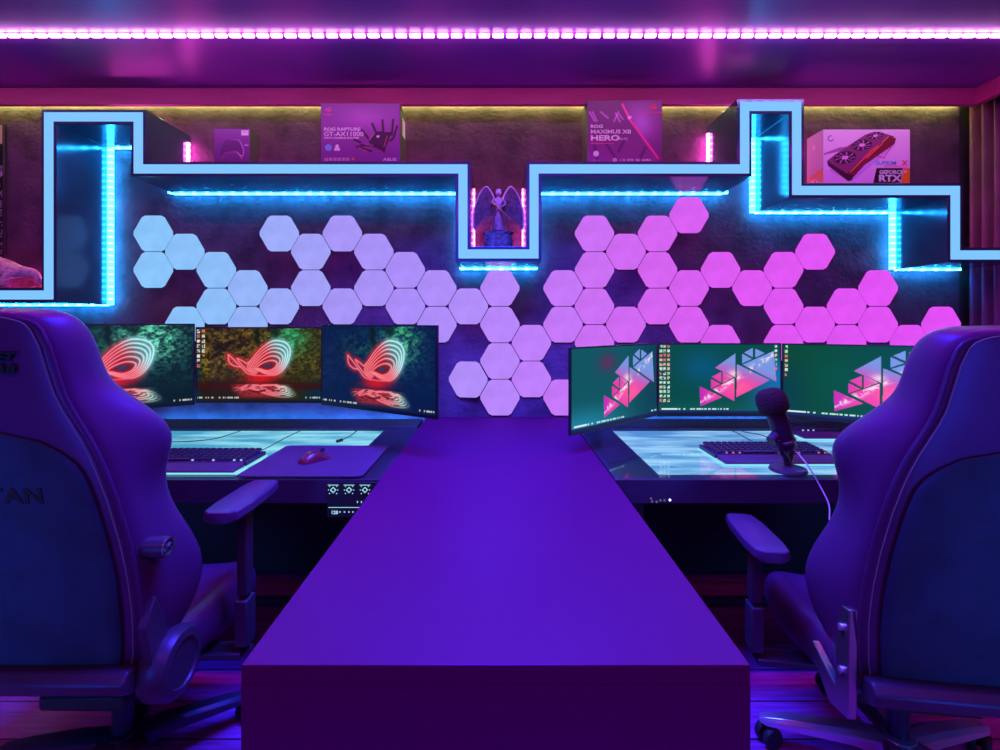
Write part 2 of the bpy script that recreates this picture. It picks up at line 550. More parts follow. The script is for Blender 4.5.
def neon_screen(kind):
    def f(U, V):
        X = 15 + 950 * U; Y = 35 + 545 * V
        st = vnoise(U, V, 40, 30, 3, 3, 0.8); blotch = vnoise(U, V, 5, 4, 9, 3)
        st = np.clip((st - 0.35) * 2.4, 0, 1.2)
        if kind == 'centre':
            bg = mixc(np.ones(U.shape + (3,)) * C(34, 22, 10), np.ones(U.shape + (3,)) * C(150, 125, 45), np.clip(st * (0.35 + blotch * 0.9) * sstep(0.9, 0.45, V), 0, 1))
            bg = mixc(bg, np.ones(U.shape + (3,)) * C(40, 60, 20), sstep(0.45, 0.9, U) * 0.35)
            g = np.exp(-(((X - 730) / 120) ** 2 + ((Y - 110) / 110) ** 2))
            bg = mixc(bg, np.ones(U.shape + (3,)) * C(40, 200, 130), np.clip(g * (0.35 + st * 0.7), 0, 1))
            edge = sstep(0.07, 0.0, U) * 0.8 + sstep(0.0, 1, sstep(0.75, 1.0, U) * sstep(0.6, 0.9, V))
            bg = mixc(bg, np.ones(U.shape + (3,)) * C(5, 40, 60), np.clip(edge, 0, 1))
            for seg in (((150, 150), (260, 210)), ((260, 150), (140, 260)), ((180, 170), (270, 140))):
                d = sdist(X, Y, seg); bg = mixc(bg, np.ones(U.shape + (3,)) * C(25, 15, 5), np.exp(-(d / 11) ** 2) * 0.8)
            sh = sstep(0.0, 1, np.exp(-((V - 0.80) / 0.06) ** 2))
            bg = mixc(bg, np.ones(U.shape + (3,)) * C(60, 10, 8), sh * 0.7)
        else:
            base = C(4, 28, 36) if kind == 'teal' else C(4, 26, 72)
            bg = np.ones(U.shape + (3,)) * base
            low = sstep(0.95, 0.5, V)
            bg = mixc(bg, np.ones(U.shape + (3,)) * (C(40, 110, 95) if kind == 'teal' else C(20, 70, 110)), np.clip(st * blotch * low, 0, 1) * 0.6)
            g = np.exp(-(((X - 700) / (190 if kind == 'teal' else 140)) ** 2 + ((Y - 135) / 140) ** 2))
            bg = mixc(bg, np.ones(U.shape + (3,)) * (C(110, 235, 190) if kind == 'teal' else C(70, 190, 120)), np.clip(g * (0.15 + st * 1.3), 0, 1))
            g2 = np.exp(-(((X - 350) / 160) ** 2 + ((Y - 180) / 90) ** 2))
            bg = mixc(bg, np.ones(U.shape + (3,)) * C(30, 110, 70), np.clip(g2 * st * 0.7, 0, 1))
        # dark notch of stone above the sign
        d = sdist(X, Y, [(470, 60), (480, 150)]); bg = mixc(bg, np.ones(U.shape + (3,)) * C(10, 25, 20), np.exp(-(d / 22) ** 2) * 0.8)
        d = sdist(X, Y, [(610, 40), (620, 95)]); bg = mixc(bg, np.ones(U.shape + (3,)) * C(8, 35, 30), np.exp(-(d / 26) ** 2) * 0.9)
        tcol = sstep(500, 690, X - (Y - 200) * 0.55)
        ncol = mixc(np.ones(U.shape + (3,)) * C(255, 40, 60), np.ones(U.shape + (3,)) * C(150, 235, 245), tcol)

        def lines(X, Y):
            d = np.full(X.shape, 1e9)
            for c in NEON: d = np.minimum(d, sdist(X, Y, c))
            return d
        d = lines(X, Y)
        inside = inpoly(X, Y, [tuple(p) for p in _outer]).astype(float)
        bg = mixc(bg, ncol * 0.5, inside * 0.85)
        glow = np.exp(-(d / (12 + 12 * (1 - inside))) ** 2) * 0.7
        bg = mixc(bg, ncol * 0.9, np.clip(glow, 0, 1))
        core = np.exp(-(d / 4.8) ** 2)
        bg = mixc(bg, np.clip(ncol * 0.65 + 0.42, 0, 1), core)
        pup = np.exp(-(((X - 552) / 32) ** 2 + ((Y - 315) / 15) ** 2) ** 2)
        bg = mixc(bg, np.ones(U.shape + (3,)) * C(40, 60, 110), pup * 0.85)
        red = np.exp(-(((X - 500) / 120) ** 2 + ((Y - 420) / 32) ** 2))
        bg = mixc(bg, np.ones(U.shape + (3,)) * C(225, 20, 35), np.clip(red, 0, 1) * 0.85)
        # wet ground reflection
        Yr = 392 - (Y - 452) * 2.6
        Xr = X - (Y - 452) * 0.55
        dr = lines(Xr, Yr)
        m = (sstep(450, 462, Y) * sstep(575, 535, Y))
        ins = sstep(235, 330, Xr) * sstep(765, 660, Xr) * np.clip(1 - np.abs((Xr - 480) / 300) ** 4, 0, 1)
        fade = mixc(np.ones(U.shape + (3,)) * C(245, 60, 75), np.ones(U.shape + (3,)) * C(150, 205, 190), sstep(560, 760, X))
        bg = mixc(bg, fade * 0.7, np.clip(m * ins * 0.85, 0, 1))
        bg = mixc(bg, np.clip(fade + 0.25, 0, 1), np.clip(m * np.exp(-(dr / 9) ** 2) * ins, 0, 1))
        bg = mixc(bg, np.ones(U.shape + (3,)) * C(60, 8, 14), np.clip(m * ins, 0, 1) * (vnoise(U, V, 26, 60, 21, 2) > 0.62) * 0.7)
        # taskbar marks
        tb = (np.abs(Y - 556) < 8) & (((X > 20) & (X < 350)) | ((X > 840) & (X < 955))) & (vnoise(U, V * 0, 150, 1, 5, 1) > 0.5) & (np.abs(Y - 556) < 5)
        bg[tb] = C(190, 190, 185)
        if kind == 'centre':
            rng = np.random.RandomState(2)
            for cx_, n_ in ((28, 8), (66, 6)):
                for k in range(n_):
                    ic = (np.abs(X - cx_) < 13) & (np.abs(Y - (58 + k * 37)) < 12) & (vnoise(U, V, 110, 70, 30 + k, 1) > 0.35)
                    bg[ic] = [C(230, 220, 210), C(220, 120, 100), C(200, 200, 180)][rng.randint(3)]
        return bg
    return f


TRIS = [[(615, 105), (615, 298), (455, 220)], [(515, 250), (598, 298), (515, 342)], [(430, 293), (503, 254), (503, 338)], [(424, 312), (497, 350), (424, 386)],
        [(432, 391), (606, 304), (606, 487)], [(335, 370), (512, 455), (340, 527)], [(626, 192), (882, 320), (622, 456)], [(670, 196), (912, 88), (935, 332)],
        [(752, 60), (682, 100), (752, 138)], [(668, 110), (742, 150), (668, 186)], [(768, 68), (842, 104), (768, 140)]]


def shard_screen(kind):
    def f(U, V):
        X = 15 + 950 * U; Y = 35 + 545 * V
        one = np.ones(U.shape + (3,))
        if kind == 'left':
            bg = one * C(12, 84, 96)
            bg = mixc(bg, one * C(110, 40, 90), np.exp(-(((U - 0.38) / 0.1) ** 2 + ((V - 0.2) / 0.12) ** 2)) * 0.75)
            bg = mixc(bg, one * C(30, 130, 160), sstep(0.6, 1.0, V) * sstep(0.8, 0.1, U))
            bg = mixc(bg, one * C(8, 50, 80), sstep(0.55, 1, U) * 0.6)
        elif kind == 'centre':
            bg = one * C(4, 74, 72)
            bg = mixc(bg, one * C(5, 85, 125), np.exp(-(((U - 0.36) / 0.18) ** 2 + ((V - 0.33) / 0.25) ** 2)) * 0.9)
            bg = mixc(bg, one * C(25, 110, 190), sstep(0.62, 0.98, U) * sstep(0.05, 0.4, V) * 0.85)
            bg = mixc(bg, one * C(10, 95, 90), sstep(0.75, 1, V) * 0.6)
        else:
            bg = one * C(2, 72, 44)
            bg = mixc(bg, one * C(3, 62, 70), sstep(0.3, 0.0, U) * sstep(0.0, 0.6, V))
            bg = mixc(bg, one * C(2, 84, 62), np.exp(-((U - 0.35) / 0.2) ** 2 - ((V - 0.45) / 0.4) ** 2) * 0.6)
        tn = vnoise(U, V, 14, 9, 17, 4)
        g = mixc(one * C(235, 60, 170), one * C(120, 150, 225), sstep(-60, 150, (300 - Y) + (X - 600) * 0.28))
        g = mixc(g, one * C(255, 90, 160), np.exp(-(((X - 650) / 110) ** 2 + ((Y - 380) / 70) ** 2)))
        g = mixc(g, one * C(190, 40, 185), sstep(480, 340, X) * 0.8)
        band = (Y - (470 - (X - 370) * 0.66))
        w = np.exp(-(band / (12 + 26 * tn)) ** 2) * np.clip((vnoise(U, V, 30, 18, 71, 4) - 0.42) * 5, 0, 0.9)
        g = mixc(g, one * C(255, 235, 245), np.clip(w, 0, 1))
        g = mixc(g, one * C(255, 240, 235), np.exp(-(((X - 600) / 42) ** 2 + ((Y - 268) / 30) ** 2)) * 0.75)
        m = np.zeros(U.shape, bool)
        for t in TRIS: m |= inpoly(X, Y, t)
        bg[m] = g[m]
        tb = (np.abs(Y - 548) < 6) & (vnoise(U, V * 0, 100, 1, 8, 1) > 0.35) & ((X < 560) | (X > 900)) & (X > 35)
        bg[tb] = C(190, 235, 230)
        bg[(np.abs(Y - 548) < 6) & (X > 40) & (X < 160)] = C(215, 245, 245)
        bg[Y > 562] = C(25, 30, 100)
        rng = np.random.RandomState(4)
        cols = {'left': [], 'centre': [(32, 13), (62, 13), (90, 13), (930, 6)], 'right': [(34, 7), ]}[kind]
        for cx_, n_ in cols:
            for k in range(n_):
                ic = (np.abs(X - cx_) < 10) & (np.abs(Y - (50 + k * 36)) < 11) & (vnoise(U, V, 120, 70, 40 + k, 1) > 0.33)
                bg[ic] = [C(210, 235, 225), C(225, 190, 170), C(180, 230, 200), C(220, 120, 110)][rng.randint(4)]
        return bg
    return f


# ------------------------------------------------------------------ the room
DW, WR, WL, YB, ZC = 2.72, 2.72, -3.3, -2.6, 2.495


def struct(name, mb, mat, **k):
    o = mb.build(name, mat, smooth=False, **k)
    o['kind'] = 'structure'
    return o


struct('floor', MB().box(WL, WR, YB, DW, -0.1, 0.0), M['floor'])
struct('ceiling', MB().box(WL, WR, YB, DW, ZC, ZC + 0.1), M['ceiling'])
struct('wall_back', MB().box(WL - 0.1, 2.56, DW, DW + 0.12, 0, ZC), M['wall'])
struct('wall_corner', MB().box(2.56, WR, DW + 0.02, DW + 0.12, 0, ZC), M['wall_plain'])
struct('wall_left', MB().box(WL - 0.1, WL, YB, DW, 0, ZC), M['wall_plain'])
struct('wall_right', MB().box(WR, WR + 0.1, YB, DW + 0.12, 0, ZC), M['wall_plain'])
struct('wall_front', MB().box(WL, WR, YB - 0.1, YB, 0, ZC), M['wall_plain'])
struct('trim_1', MB().box(WL, 2.485, 2.55, 2.58, 2.411, ZC), M['fascia'])
struct('trim_2', MB().box(2.485, 2.515, YB + 0.3, 2.58, 2.411, ZC), M['fascia'])

# warm LED tape hidden behind the back trim
o = MB().box(WL + 0.02, 2.55, 2.698, 2.716, 2.478, 2.490).build('led_tape', M['led_yellow'], smooth=False)
tag(o, 'yellow light tape along the top of the back wall', 'light strip')

# ceiling strip
YS = 2.07
st = thing('ceiling_led_strip', 'pink white diode strip running across the ceiling', 'light strip', (0, YS, ZC))
MB().box(WL + 0.1, 2.45, -0.006, 0.006, -0.003, 0).build('tape', M['tape'], st, smooth=False)
dm = MB().box(-0.021, 0.021, -0.007, 0.007, -0.013, -0.003).build('diode', M['diode'], st, smooth=False)
dm.location = (WL + 0.2, 0, 0)
x = WL + 0.2 + 0.0585
while x < 2.42:
    d = dm.copy(); COL.objects.link(d); d.parent = st; d.location = (x, 0, 0); x += 0.0585

# curtain on the right side
rings = []
for k in range(341):
    y = 2.69 - k * 0.0083
    xx = 2.60 + 0.034 * math.sin(y * 84) + 0.012 * math.sin(y * 31 + 1)
    rings.append([(xx, y, 0.01), (xx, y, 2.40 + 0.09)])
mb = MB()
mb.loft(rings, cap=False, closed=False)
cu = mb.build('curtain', M['curtain'])
sm = cu.modifiers.new('s', 'SOLIDIFY'); sm.thickness = 0.006
tag(cu, 'dark purple velvet curtain hanging beside the end of the shelf', 'curtain')

# ------------------------------------------------------------------ the stepped shelf
YF, T = 2.375, 0.073


def P2(px, py):
    return (wx(px, YF), wz(py, YF))


cpx = [(-75, 295), (49, 295), (49, 117), (138.5, 117), (138.5, 169), (463, 169), (463, 254), (534, 254), (534, 169),
       (744.5, 169), (744.5, 106.5), (796.5, 106.5), (796.5, 190.5), (955, 190.5), (955, 255), (1021, 255)]
CL = [P2(*p) for p in cpx]


def offset(path, d):
    """mitred parallel of a right-angled path; d > 0 to the right-hand side of travel"""
    out = []
    n = len(path)
    for i in range(n):
        def nrm(a, b):
            dx, dz = b[0] - a[0], b[1] - a[1]
            L = math.hypot(dx, dz)
            return (dz / L, -dx / L)
        if i == 0: nn = [nrm(path[0], path[1])]
        elif i == n - 1: nn = [nrm(path[-2], path[-1])]
        else: nn = [nrm(path[i - 1], path[i]), nrm(path[i], path[i + 1])]
        sx = sum(a[0] for a in nn); sz = sum(a[1] for a in nn)
        out.append((path[i][0] + sx * d, path[i][1] + sz * d))
    return out


def ribbon(name, d0, d1, y0, y1, mat, parent, bevel=0.0):
    A = offset(CL, d0); B = offset(CL, d1)
    mb = MB()
    rings = [[(a[0], y0, a[1]), (b[0], y0, b[1]), (b[0], y1, b[1]), (a[0], y1, a[1])] for a, b in zip(A, B)]
    mb.loft(rings)
    return mb.build(name, mat, parent, bevel=bevel, smooth=False)


shelf = thing('wall_shelf', 'black lacquered stepped wall shelf with glowing cyan front edge', 'shelf', (0, 0, 0))
ribbon('shelf_body', -T / 2, T / 2, YF, DW, M['lacquer'], shelf, bevel=0.0015)
ribbon('edge_light', -0.0218, 0.0218, YF - 0.003, YF + 0.004, M['led_face'], shelf)
# LED tapes along the back edges
n = len(CL)
for i in range(n - 1):
    a, b = CL[i], CL[i + 1]
    vert = abs(a[0] - b[0]) < 1e-6
    w = (0.026 if abs(a[0]) > 0.5 else 0.004) if vert else 0.004
    A = offset([a, b], T / 2 + 0.001); B = offset([a, b], T / 2 + 0.001 + w)
    xs = sorted([A[0][0], A[1][0], B[0][0], B[1][0]]); zs = sorted([A[0][1], A[1][1], B[0][1], B[1][1]])
    # inner corner trims so that two tapes do not cross
    x0, x1, z0, z1 = xs[0], xs[-1], zs[0], zs[-1]
    turn_pre = turn_post = 0
    if i > 0:
        p = CL[i - 1]; turn_pre = (a[0] - p[0]) * (b[1] - a[1]) - (a[1] - p[1]) * (b[0] - a[0])
    if i < n - 2:
        q = CL[i + 2]; turn_post = (b[0] - a[0]) * (q[1] - b[1]) - (b[1] - a[1]) * (q[0] - b[0])
    # positive turn = left turn (tape is on the outside and grows), negative = inside (shrinks)
    e0 = (T / 2 if turn_pre > 0 else -(T / 2 + 0.001)) if turn_pre else 0
    e1 = (T / 2 if turn_post > 0 else -(T / 2 + 0.001)) if turn_post else 0
    if vert:
        if b[1] > a[1]: z0 -= e0; z1 += e1
        else: z1 += e0; z0 -= e1
        mat = M['led_cyan_z']
    else:
        x0 -= e0; x1 += e1
        mat = M['led_cyan_x']
    MB().box(x0, x1, DW - 0.038, DW - 0.024, z0, z1).build('led_tape', mat, shelf, smooth=False)['label'] = 'cyan light tape'
for i in range(n - 1):
    a, b = CL[i], CL[i + 1]
    A = offset([a, b], -(T / 2 + 0.001)); B = offset([a, b], -(T / 2 + (0.013 if abs(a[0]) > 0.4 else 0.006)))
    x0, x1 = sorted([A[0][0], B[0][0]]) if abs(a[0] - b[0]) < 1e-6 else sorted([a[0], b[0]])
    z0, z1 = sorted([A[0][1], B[0][1]]) if abs(a[0] - b[0]) > 1e-6 else sorted([a[1], b[1]])
    if abs(a[0] - b[0]) < 1e-6:
        z0 += T / 2 + 0.015; z1 -= 0.012
        m_ = M['led_pink_z'] if abs(a[0]) > 0.4 else M['led_pink_niche']
    else:
        x0 += T / 2 + 0.015; x1 -= T / 2 + 0.015
        m_ = M['led_pink_x']
    MB().box(x0, x1, DW - 0.040, DW - 0.026, z0, z1).build('led_tape', m_, shelf, smooth=False)['label'] = 'pink light tape'


# ------------------------------------------------------------------ hexagon lights
HEX = {0: [0, 1], 1: [0.5, 2.5], 2: [1, 2], 3: [1.5, 2.5], 4: [0, 2], 5: [0.5, 1.5], 6: [0, 2], 7: [0.5, 1.5], 8: [1, 2], 9: [1.5, 2.5],
       10: [2, 4], 11: [1.5, 2.5, 3.5, 4.5], 12: [3, 4], 13: [1.5, 2.5, 4.5], 14: [0, 1, 2, 3], 15: [0.5, 2.5], 16: [0, 1, 2], 17: [-0.5, 1.5, 2.5],
       18: [1, 3], 19: [1.5], 20: [1, 2, 3], 21: [0.5, 2.5], 22: [2, 3], 23: [1.5, 2.5], 24: [3], 25: [2.5]}
STOPS = [(0, (138, 196, 252)), (2, (142, 190, 250)), (4, (158, 172, 250)), (6, (168, 150, 248)), (8, (172, 142, 250)), (10, (178, 142, 252)), (12, (190, 128, 252)),
         (14, (204, 112, 246)), (16, (214, 100, 242)), (19, (224, 88, 244)), (25, (228, 80, 248))]


def hexcol(c):
    for (a, ca), (b, cb) in zip(STOPS[:-1], STOPS[1:]):
        if a <= c <= b:
            t = (c - a) / (b - a)
            return tuple(ca[i] * (1 - t) + cb[i] * t for i in range(3))


def hex_mat(name, c):
    m, nt, out = new_mat(name)
    e = nt.nodes.new('ShaderNodeEmission')
    tc = nt.nodes.new('ShaderNodeTexCoord')
    n_ = nt.nodes.new('ShaderNodeTexNoise'); n_.inputs['Scale'].default_value = 9; n_.inputs['Detail'].default_value = 3
    nt.links.new(tc.outputs['Object'], n_.inputs['Vector'])
    mr = nt.nodes.new('ShaderNodeMapRange')
    mr.inputs['From Min'].default_value = 0.3; mr.inputs['From Max'].default_value = 0.7
    mr.inputs['To Min'].default_value = 0.9; mr.inputs['To Max'].default_value = 1.08
    nt.links.new(n_.outputs['Fac'], mr.inputs['Value'])
    e.inputs['Color'].default_value = (*lin(c), 1)
    nt.links.new(mr.outputs[0], e.inputs['Strength'])
    nt.links.new(e.outputs[0], out.inputs[0])
    return m


def hexring(r, y, rc=0.012):
    pts = []
    for k in range(6):
        a = k * PI / 3
        v = Vector((math.cos(a) * r, 0, math.sin(a) * r))
        for s in (-1, 1):
            u = (k + s) * PI / 3
            w_ = Vector((math.cos(u) * r, 0, math.sin(u) * r))
            d_ = (w_ - v).normalized()
            p = v + d_ * rc
            pts.append((s, (p.x, y, p.z)))
    return [p for _, p in pts]


ORD = ['first', 'second', 'third', 'fourth', 'fifth', 'sixth', 'seventh', 'eighth', 'ninth', 'tenth', 'eleventh', 'twelfth', 'thirteenth']
R = 0.1162
hb = hm = None
for c in range(26):
    rows = sorted(HEX[c])
    colr = hexcol(c)
    hmat = hex_mat('hexagon_glow', colr)
    face_me = None
    for k, rr in enumerate(rows):
        px = 154.2 + 31.43 * c; py = 233.7 + 36.35 * rr
        cname = 'pale blue' if c < 4 else 'lavender' if c < 13 else 'pink violet' if c < 19 else 'bright magenta'
        endn = 'blue' if c < 13 else 'magenta'
        cn = c if c < 13 else 25 - c
        rank = {1: ['lone one'], 2: ['upper one', 'lower one'], 3: ['top one', 'middle one', 'bottom one'], 4: ['top one', 'second from top', 'third from top', 'bottom one']}[len(rows)][k]
        t = thing('hexagon_light', f'{cname} hexagon light, {rank} in the {ORD[cn]} column from the {endn} end', 'wall light',
                  (wx(px, DW), DW, wz(py, DW)), 0, 'hexagon lights on the wall')
        tilt = (c == 10 and rr == 4)
        if hb is None:
            mb = MB(); mb.loft([hexring(R - 0.0035, -0.0005), hexring(R - 0.0015, -0.005)])
            hb = mb.build('backing', M['dull'], t, smooth=False)
        else:
            q = hb.copy(); COL.objects.link(q); q.parent = t
        if face_me is None:
            mb = MB(); mb.loft([hexring(R - 0.002, -0.0052), hexring(R - 0.002, -0.0088), hexring(R - 0.004, -0.0105)])
            ho = mb.build('diffuser', hmat, t, smooth=False); face_me = ho.data
        else:
            q = ho.copy(); COL.objects.link(q); q.parent = t
        if tilt:
            t.rotation_euler = (0, 0, math.radians(-9)); t.location.y -= 0.012

# ------------------------------------------------------------------ centre counter
TH = 0.75
Y0 = 0.751
ct = thing('counter_table', 'long satin purple-lit counter standing between the two desks', 'table', (-0.0035, (Y0 + DW) / 2, 0))
cy = (Y0 + DW) / 2; hl = (DW - 0.003 - Y0) / 2
MB().box(-0.391, 0.391, -hl, hl, TH - 0.03, TH).build('tabletop', M['counter'], ct, bevel=0.0008)
MB().box(-0.391, 0.391, -hl, -hl + 0.022, 0.0, TH - 0.03).build('front_panel', M['counter'], ct, smooth=False)
for s in (-1, 1):
    MB().box(s * 0.388 - (0.02 if s > 0 else 0), s * 0.388 + (0.02 if s < 0 else 0), -hl + 0.0225, hl, 0, TH - 0.03).build('side_panel', M['counter'], ct)

# ------------------------------------------------------------------ glass desks
YD0, YD1 = 1.655, 2.46


def make_desk(sgn, label, tray_mat, control):
    t = thing('glass_top_desk', label, 'desk', (sgn * 1.152, 0, 0))
    x0, x1 = -0.755, 0.755
    iw = -sgn * (0.755 - 0.165)      # window edge next to the counter (local)
    ow = sgn * 0.66
    wx0, wx1 = min(iw, ow), max(iw, ow)
    mb = MB()
    mb.box(x0, x1, YD0, YD0 + 0.018, 0.665, 0.743)
    mb.box(x0, x1, YD1 - 0.018, YD1, 0.665, 0.743)
    mb.box(x0, x0 + 0.018, YD0 + 0.018, YD1 - 0.018, 0.665, 0.743)
    mb.box(x1 - 0.018, x1, YD0 + 0.018, YD1 - 0.018, 0.665, 0.743)
    mb.box(x0 + 0.018, x1 - 0.018, YD0 + 0.018, YD1 - 0.018, 0.665, 0.68)
    mb.build('case', M['plastic'], t, smooth=False)
    mb = MB()
    wy0, wy1 = 1.715, 2.4415
    for b in ((x0 + 0.018, wx0), (wx1, x1 - 0.018)):
        mb.box(b[0], b[1], YD0 + 0.018, YD1 - 0.018, 0.7345, 0.7425)
    mb.box(wx0, wx1, YD0 + 0.018, wy0, 0.7345, 0.7425)
    mb.box(wx0, wx1, wy1, YD1 - 0.018, 0.7345, 0.7425)
    mb.build('inner_rim', M['rim'], t, smooth=False)
    mb = MB(); mb.box(wx0 - 0.02, wx1 + 0.02, wy0 - 0.01, wy1, 0.728, 0.734)
    mb.build('self_lit_tray', tray_mat, t, smooth=False)  # tray glows by itself in place of LEDs lighting it
    MB().box(x0, x1, YD0 - 0.002, YD1, 0.7435, 0.7495).build('glass_top', M['glass'], t, smooth=False)
    MB().box(x0 + 0.01, x1 - 0.01, YD1 + 0.001, 2.66, 0.70, 0.752).build('cable_channel', M['dull'], t, bevel=0.003)
    MB().box(x0 + 0.03, x1 - 0.03, 2.661, 2.668, 0.71, 0.742).build('led_tape', M['added_back_glow'], t, smooth=False)['label'] = 'added unseen blue light tape behind the desk'  # unseen tape added to light the wall below the monitors
    MB().box(x0 + 0.01, x1 - 0.01, 2.6605, DW - 0.002, 0.68, 0.699).build('added_light_stop', M['dull'], t, smooth=False)  # unseen lip added to stop the tape's light spilling down the wall
    for sx in (-1, 1):
        for yy in (YD0 + 0.06, YD1 - 0.08):
            MB().box(sx * 0.68 - 0.03, sx * 0.68 + 0.03, yy - 0.03, yy + 0.03, 0.0, 0.664).build('leg', M['dull'], t, bevel=0.003)
    MB().box(-0.65, 0.65, 2.43, 2.445, 0.04, 0.664).build('added_shade_panel', M['dull'], t, smooth=False)  # black sheet added to stand for the shade under the desk
    MB().box(-0.65, 0.65, 2.16, 2.19, 0.03, 0.055).build('stretcher', M['plastic'], t, bevel=0.002)
    if control:
        y = YD0
        cp = MB().box(wx(328, y) + 1.15, wx(378, y) + 1.15, y - 0.004, y + 0.02, wz(517, y), 0.662 + 0.075).build('control_panel', M['bezel'], t, bevel=0.001)
        yy = y - 0.005
        for k in range(3):
            cx_ = wx(333.7 + k * 15.9, yy) + 1.15; cz = wz(490, yy); r = 0.0108
            mb = MB()
            A = [(0, r), (r, 0), (0, -r), (-r, 0)]
            for q in range(4):
                a, b = A[q], A[(q + 1) % 4]
                mb.prism([(cx_ + a[0], cz + a[1]), (cx_ + b[0], cz + b[1]), (cx_ + b[0] * 0.62, cz + b[1] * 0.62), (cx_ + a[0] * 0.62, cz + a[1] * 0.62)], yy - 0.0006, yy + 0.001)
            for dx, dz in ((-1, -1), (1, -1), (-1, 1), (1, 1), (1.3, 0), (-1.3, 0)):
                mb.box(cx_ + dx * 0.012 - 0.0015, cx_ + dx * 0.012 + 0.0015, yy - 0.0006, yy + 0.001, cz + dz * 0.012 - 0.0015, cz + dz * 0.012 + 0.0015)
            mb.box(cx_ - 0.018, cx_ + 0.018, yy - 0.0006, yy + 0.001, cz + 0.0155, cz + 0.0175)
            mb.build('dial_icon', M['icon_glow'], cp, smooth=False)
        mb = MB()
        zz = wz(507.5, yy)
        mb.box(wx(329, yy) + 1.15, wx(366, yy) + 1.15, yy - 0.0006, yy + 0.001, zz - 0.0008, zz + 0.0008)
        zz = wz(512, yy)
        for k, px in enumerate((340.5, 345, 349.5, 353.5, 358)):
            cx_ = wx(px, yy) + 1.15
            mb.box(cx_ - 0.002, cx_ + 0.002, yy - 0.0006, yy + 0.001, zz - 0.002, zz + 0.002)
        for px in (358, 362):
            cx_ = wx(px, yy) + 1.15; zq = wz(502, yy)
            mb.box(cx_ - 0.0015, cx_ + 0.0015, yy - 0.0006, yy + 0.001, zq - 0.003, zq + 0.003)
        mb.build('status_marks', M['icon_glow'], cp, smooth=False)
        text('128', 0.016, (wx(331.5, yy) + 1.15, yy, wz(514, yy)), FACE, M['icon_glow'], cp, 'digits', bold=0.0004)
    else:
        yy = YD0 - 0.0005
        mb = MB()
        for px, py in ((650.5, 498.5), (651.5, 501.5), (656, 501.8), (659.8, 500.3), (663.8, 500.3)):
            cx_ = wx(px, yy) - 1.15; zz = wz(py, yy)
            mb.box(cx_ - 0.003, cx_ + 0.003, yy - 0.001, yy + 0.001, zz - 0.003, zz + 0.003)
        mb.build('front_ports', M['icon_dim'], t, smooth=False)
        mb = MB(); cx_ = wx(669.3, yy) - 1.15; zz = wz(500, yy)
        mb.lathe([(0.0001, 0.001), (0.004, 0.001), (0.004, -0.001), (0.0001, -0.001)], 12, mtx=Matrix.Translation((cx_, yy, zz)) @ Matrix.Rotation(PI / 2, 4, 'X'))
        mb.build('power_light', mat_emit('power_glow', (0.6, 0.7, 1.0), 3.0), t)
    return t


make_desk(-1, 'black glass-top desk with lit interior and glowing diamond dials on its front', M['tray_l'], True)
make_desk(1, 'black glass-top desk with lit interior under the desktop microphone', M['tray_r'], False)


# ------------------------------------------------------------------ monitors
def make_monitor(pL, pR, z0, z1, label, func, group, curve=0.0, chin=0.012):
    """pL, pR: world XY of the two lower front corners"""
    a, b = Vector((pL[0], pL[1], 0)), Vector((pR[0], pR[1], 0))
    W = (b - a).length; H = z1 - z0
    ang = math.atan2(b.y - a.y, b.x - a.x)
    mid = (a + b) / 2
    t = thing('monitor', label, 'monitor', (mid.x, mid.y, z0), ang, group)
    mb = MB(); mb.box(-W / 2, W / 2, 0.0, 0.012, 0, H)
    mb.build('bezel', M['bezel'], t, bevel=0.0015)
    mb = MB()
    mb.loft([[(-W * 0.46, 0.012, H * 0.04), (W * 0.46, 0.012, H * 0.04), (W * 0.46, 0.012, H * 0.96), (-W * 0.46, 0.012, H * 0.96)],
             [(-W * 0.3, 0.045, H * 0.2), (W * 0.3, 0.045, H * 0.2), (W * 0.3, 0.045, H * 0.8), (-W * 0.3, 0.045, H * 0.8)]])
    mb.build('rear_housing', M['plastic'], t, bevel=0.004)
    bz = 0.006
    painted('screen', W - 2 * bz, H - bz - chin, 250, 142, func, M['screen'], t, loc=(0, -0.0006, chin + (H - bz - chin) / 2))
    # bracket back to the wall
    inv = Matrix.Rotation(-ang, 3, 'Z')
    tgt = inv @ (Vector((mid.x * 1.0, DW - 0.02, 0)) - mid)
    arm = MB().tube([(0, 0.04, H * 0.5), (tgt.x * 0.5, (tgt.y + 0.04) / 2, H * 0.4), (tgt.x, tgt.y, H * 0.25)], 0.016, 10)
    arm.build('wall_bracket', M['plastic'], t)
    pl = MB().box(-0.05, 0.05, 0, 0.0195, -0.05, 0.05).build('wall_plate', M['plastic'], t, bevel=0.003)
    pl.location = (tgt.x, tgt.y, H * 0.25); pl.rotation_euler = (0, 0, -ang)
    return t


H = 0.345
# neon set
Yc = 2.29
zt = wz(327, Yc); zb = wz(403.2, Yc)
make_monitor((wx(195.5, Yc), Yc), (wx(322.5, Yc), Yc), zb, zt, 'monitor with brown stone wallpaper behind a neon eye sign, the middle of its three', neon_screen('centre'), 'monitors over the desks')
Y1, Y2 = 2.10, 1.83
h_ = (zt - zb)
Yl, Yr = 2.18, 1.855
make_monitor((wx(321.5, Yl), Yl), (wx(437, Yr), Yr), wz(419.5, Yr), wz(325.2, Yr), 'angled monitor with dark blue wallpaper and a small neon eye, beside the counter', neon_screen('blue'), 'monitors over the desks')
Yl, Yr = 1.86, 2.185
make_monitor((wx(11, Yl), Yl), (wx(195, Yr), Yr), wz(405, Yr), wz(323.6, Yr), 'angled monitor with teal neon eye wallpaper, partly hidden behind a chair', neon_screen('teal'), 'monitors over the desks')
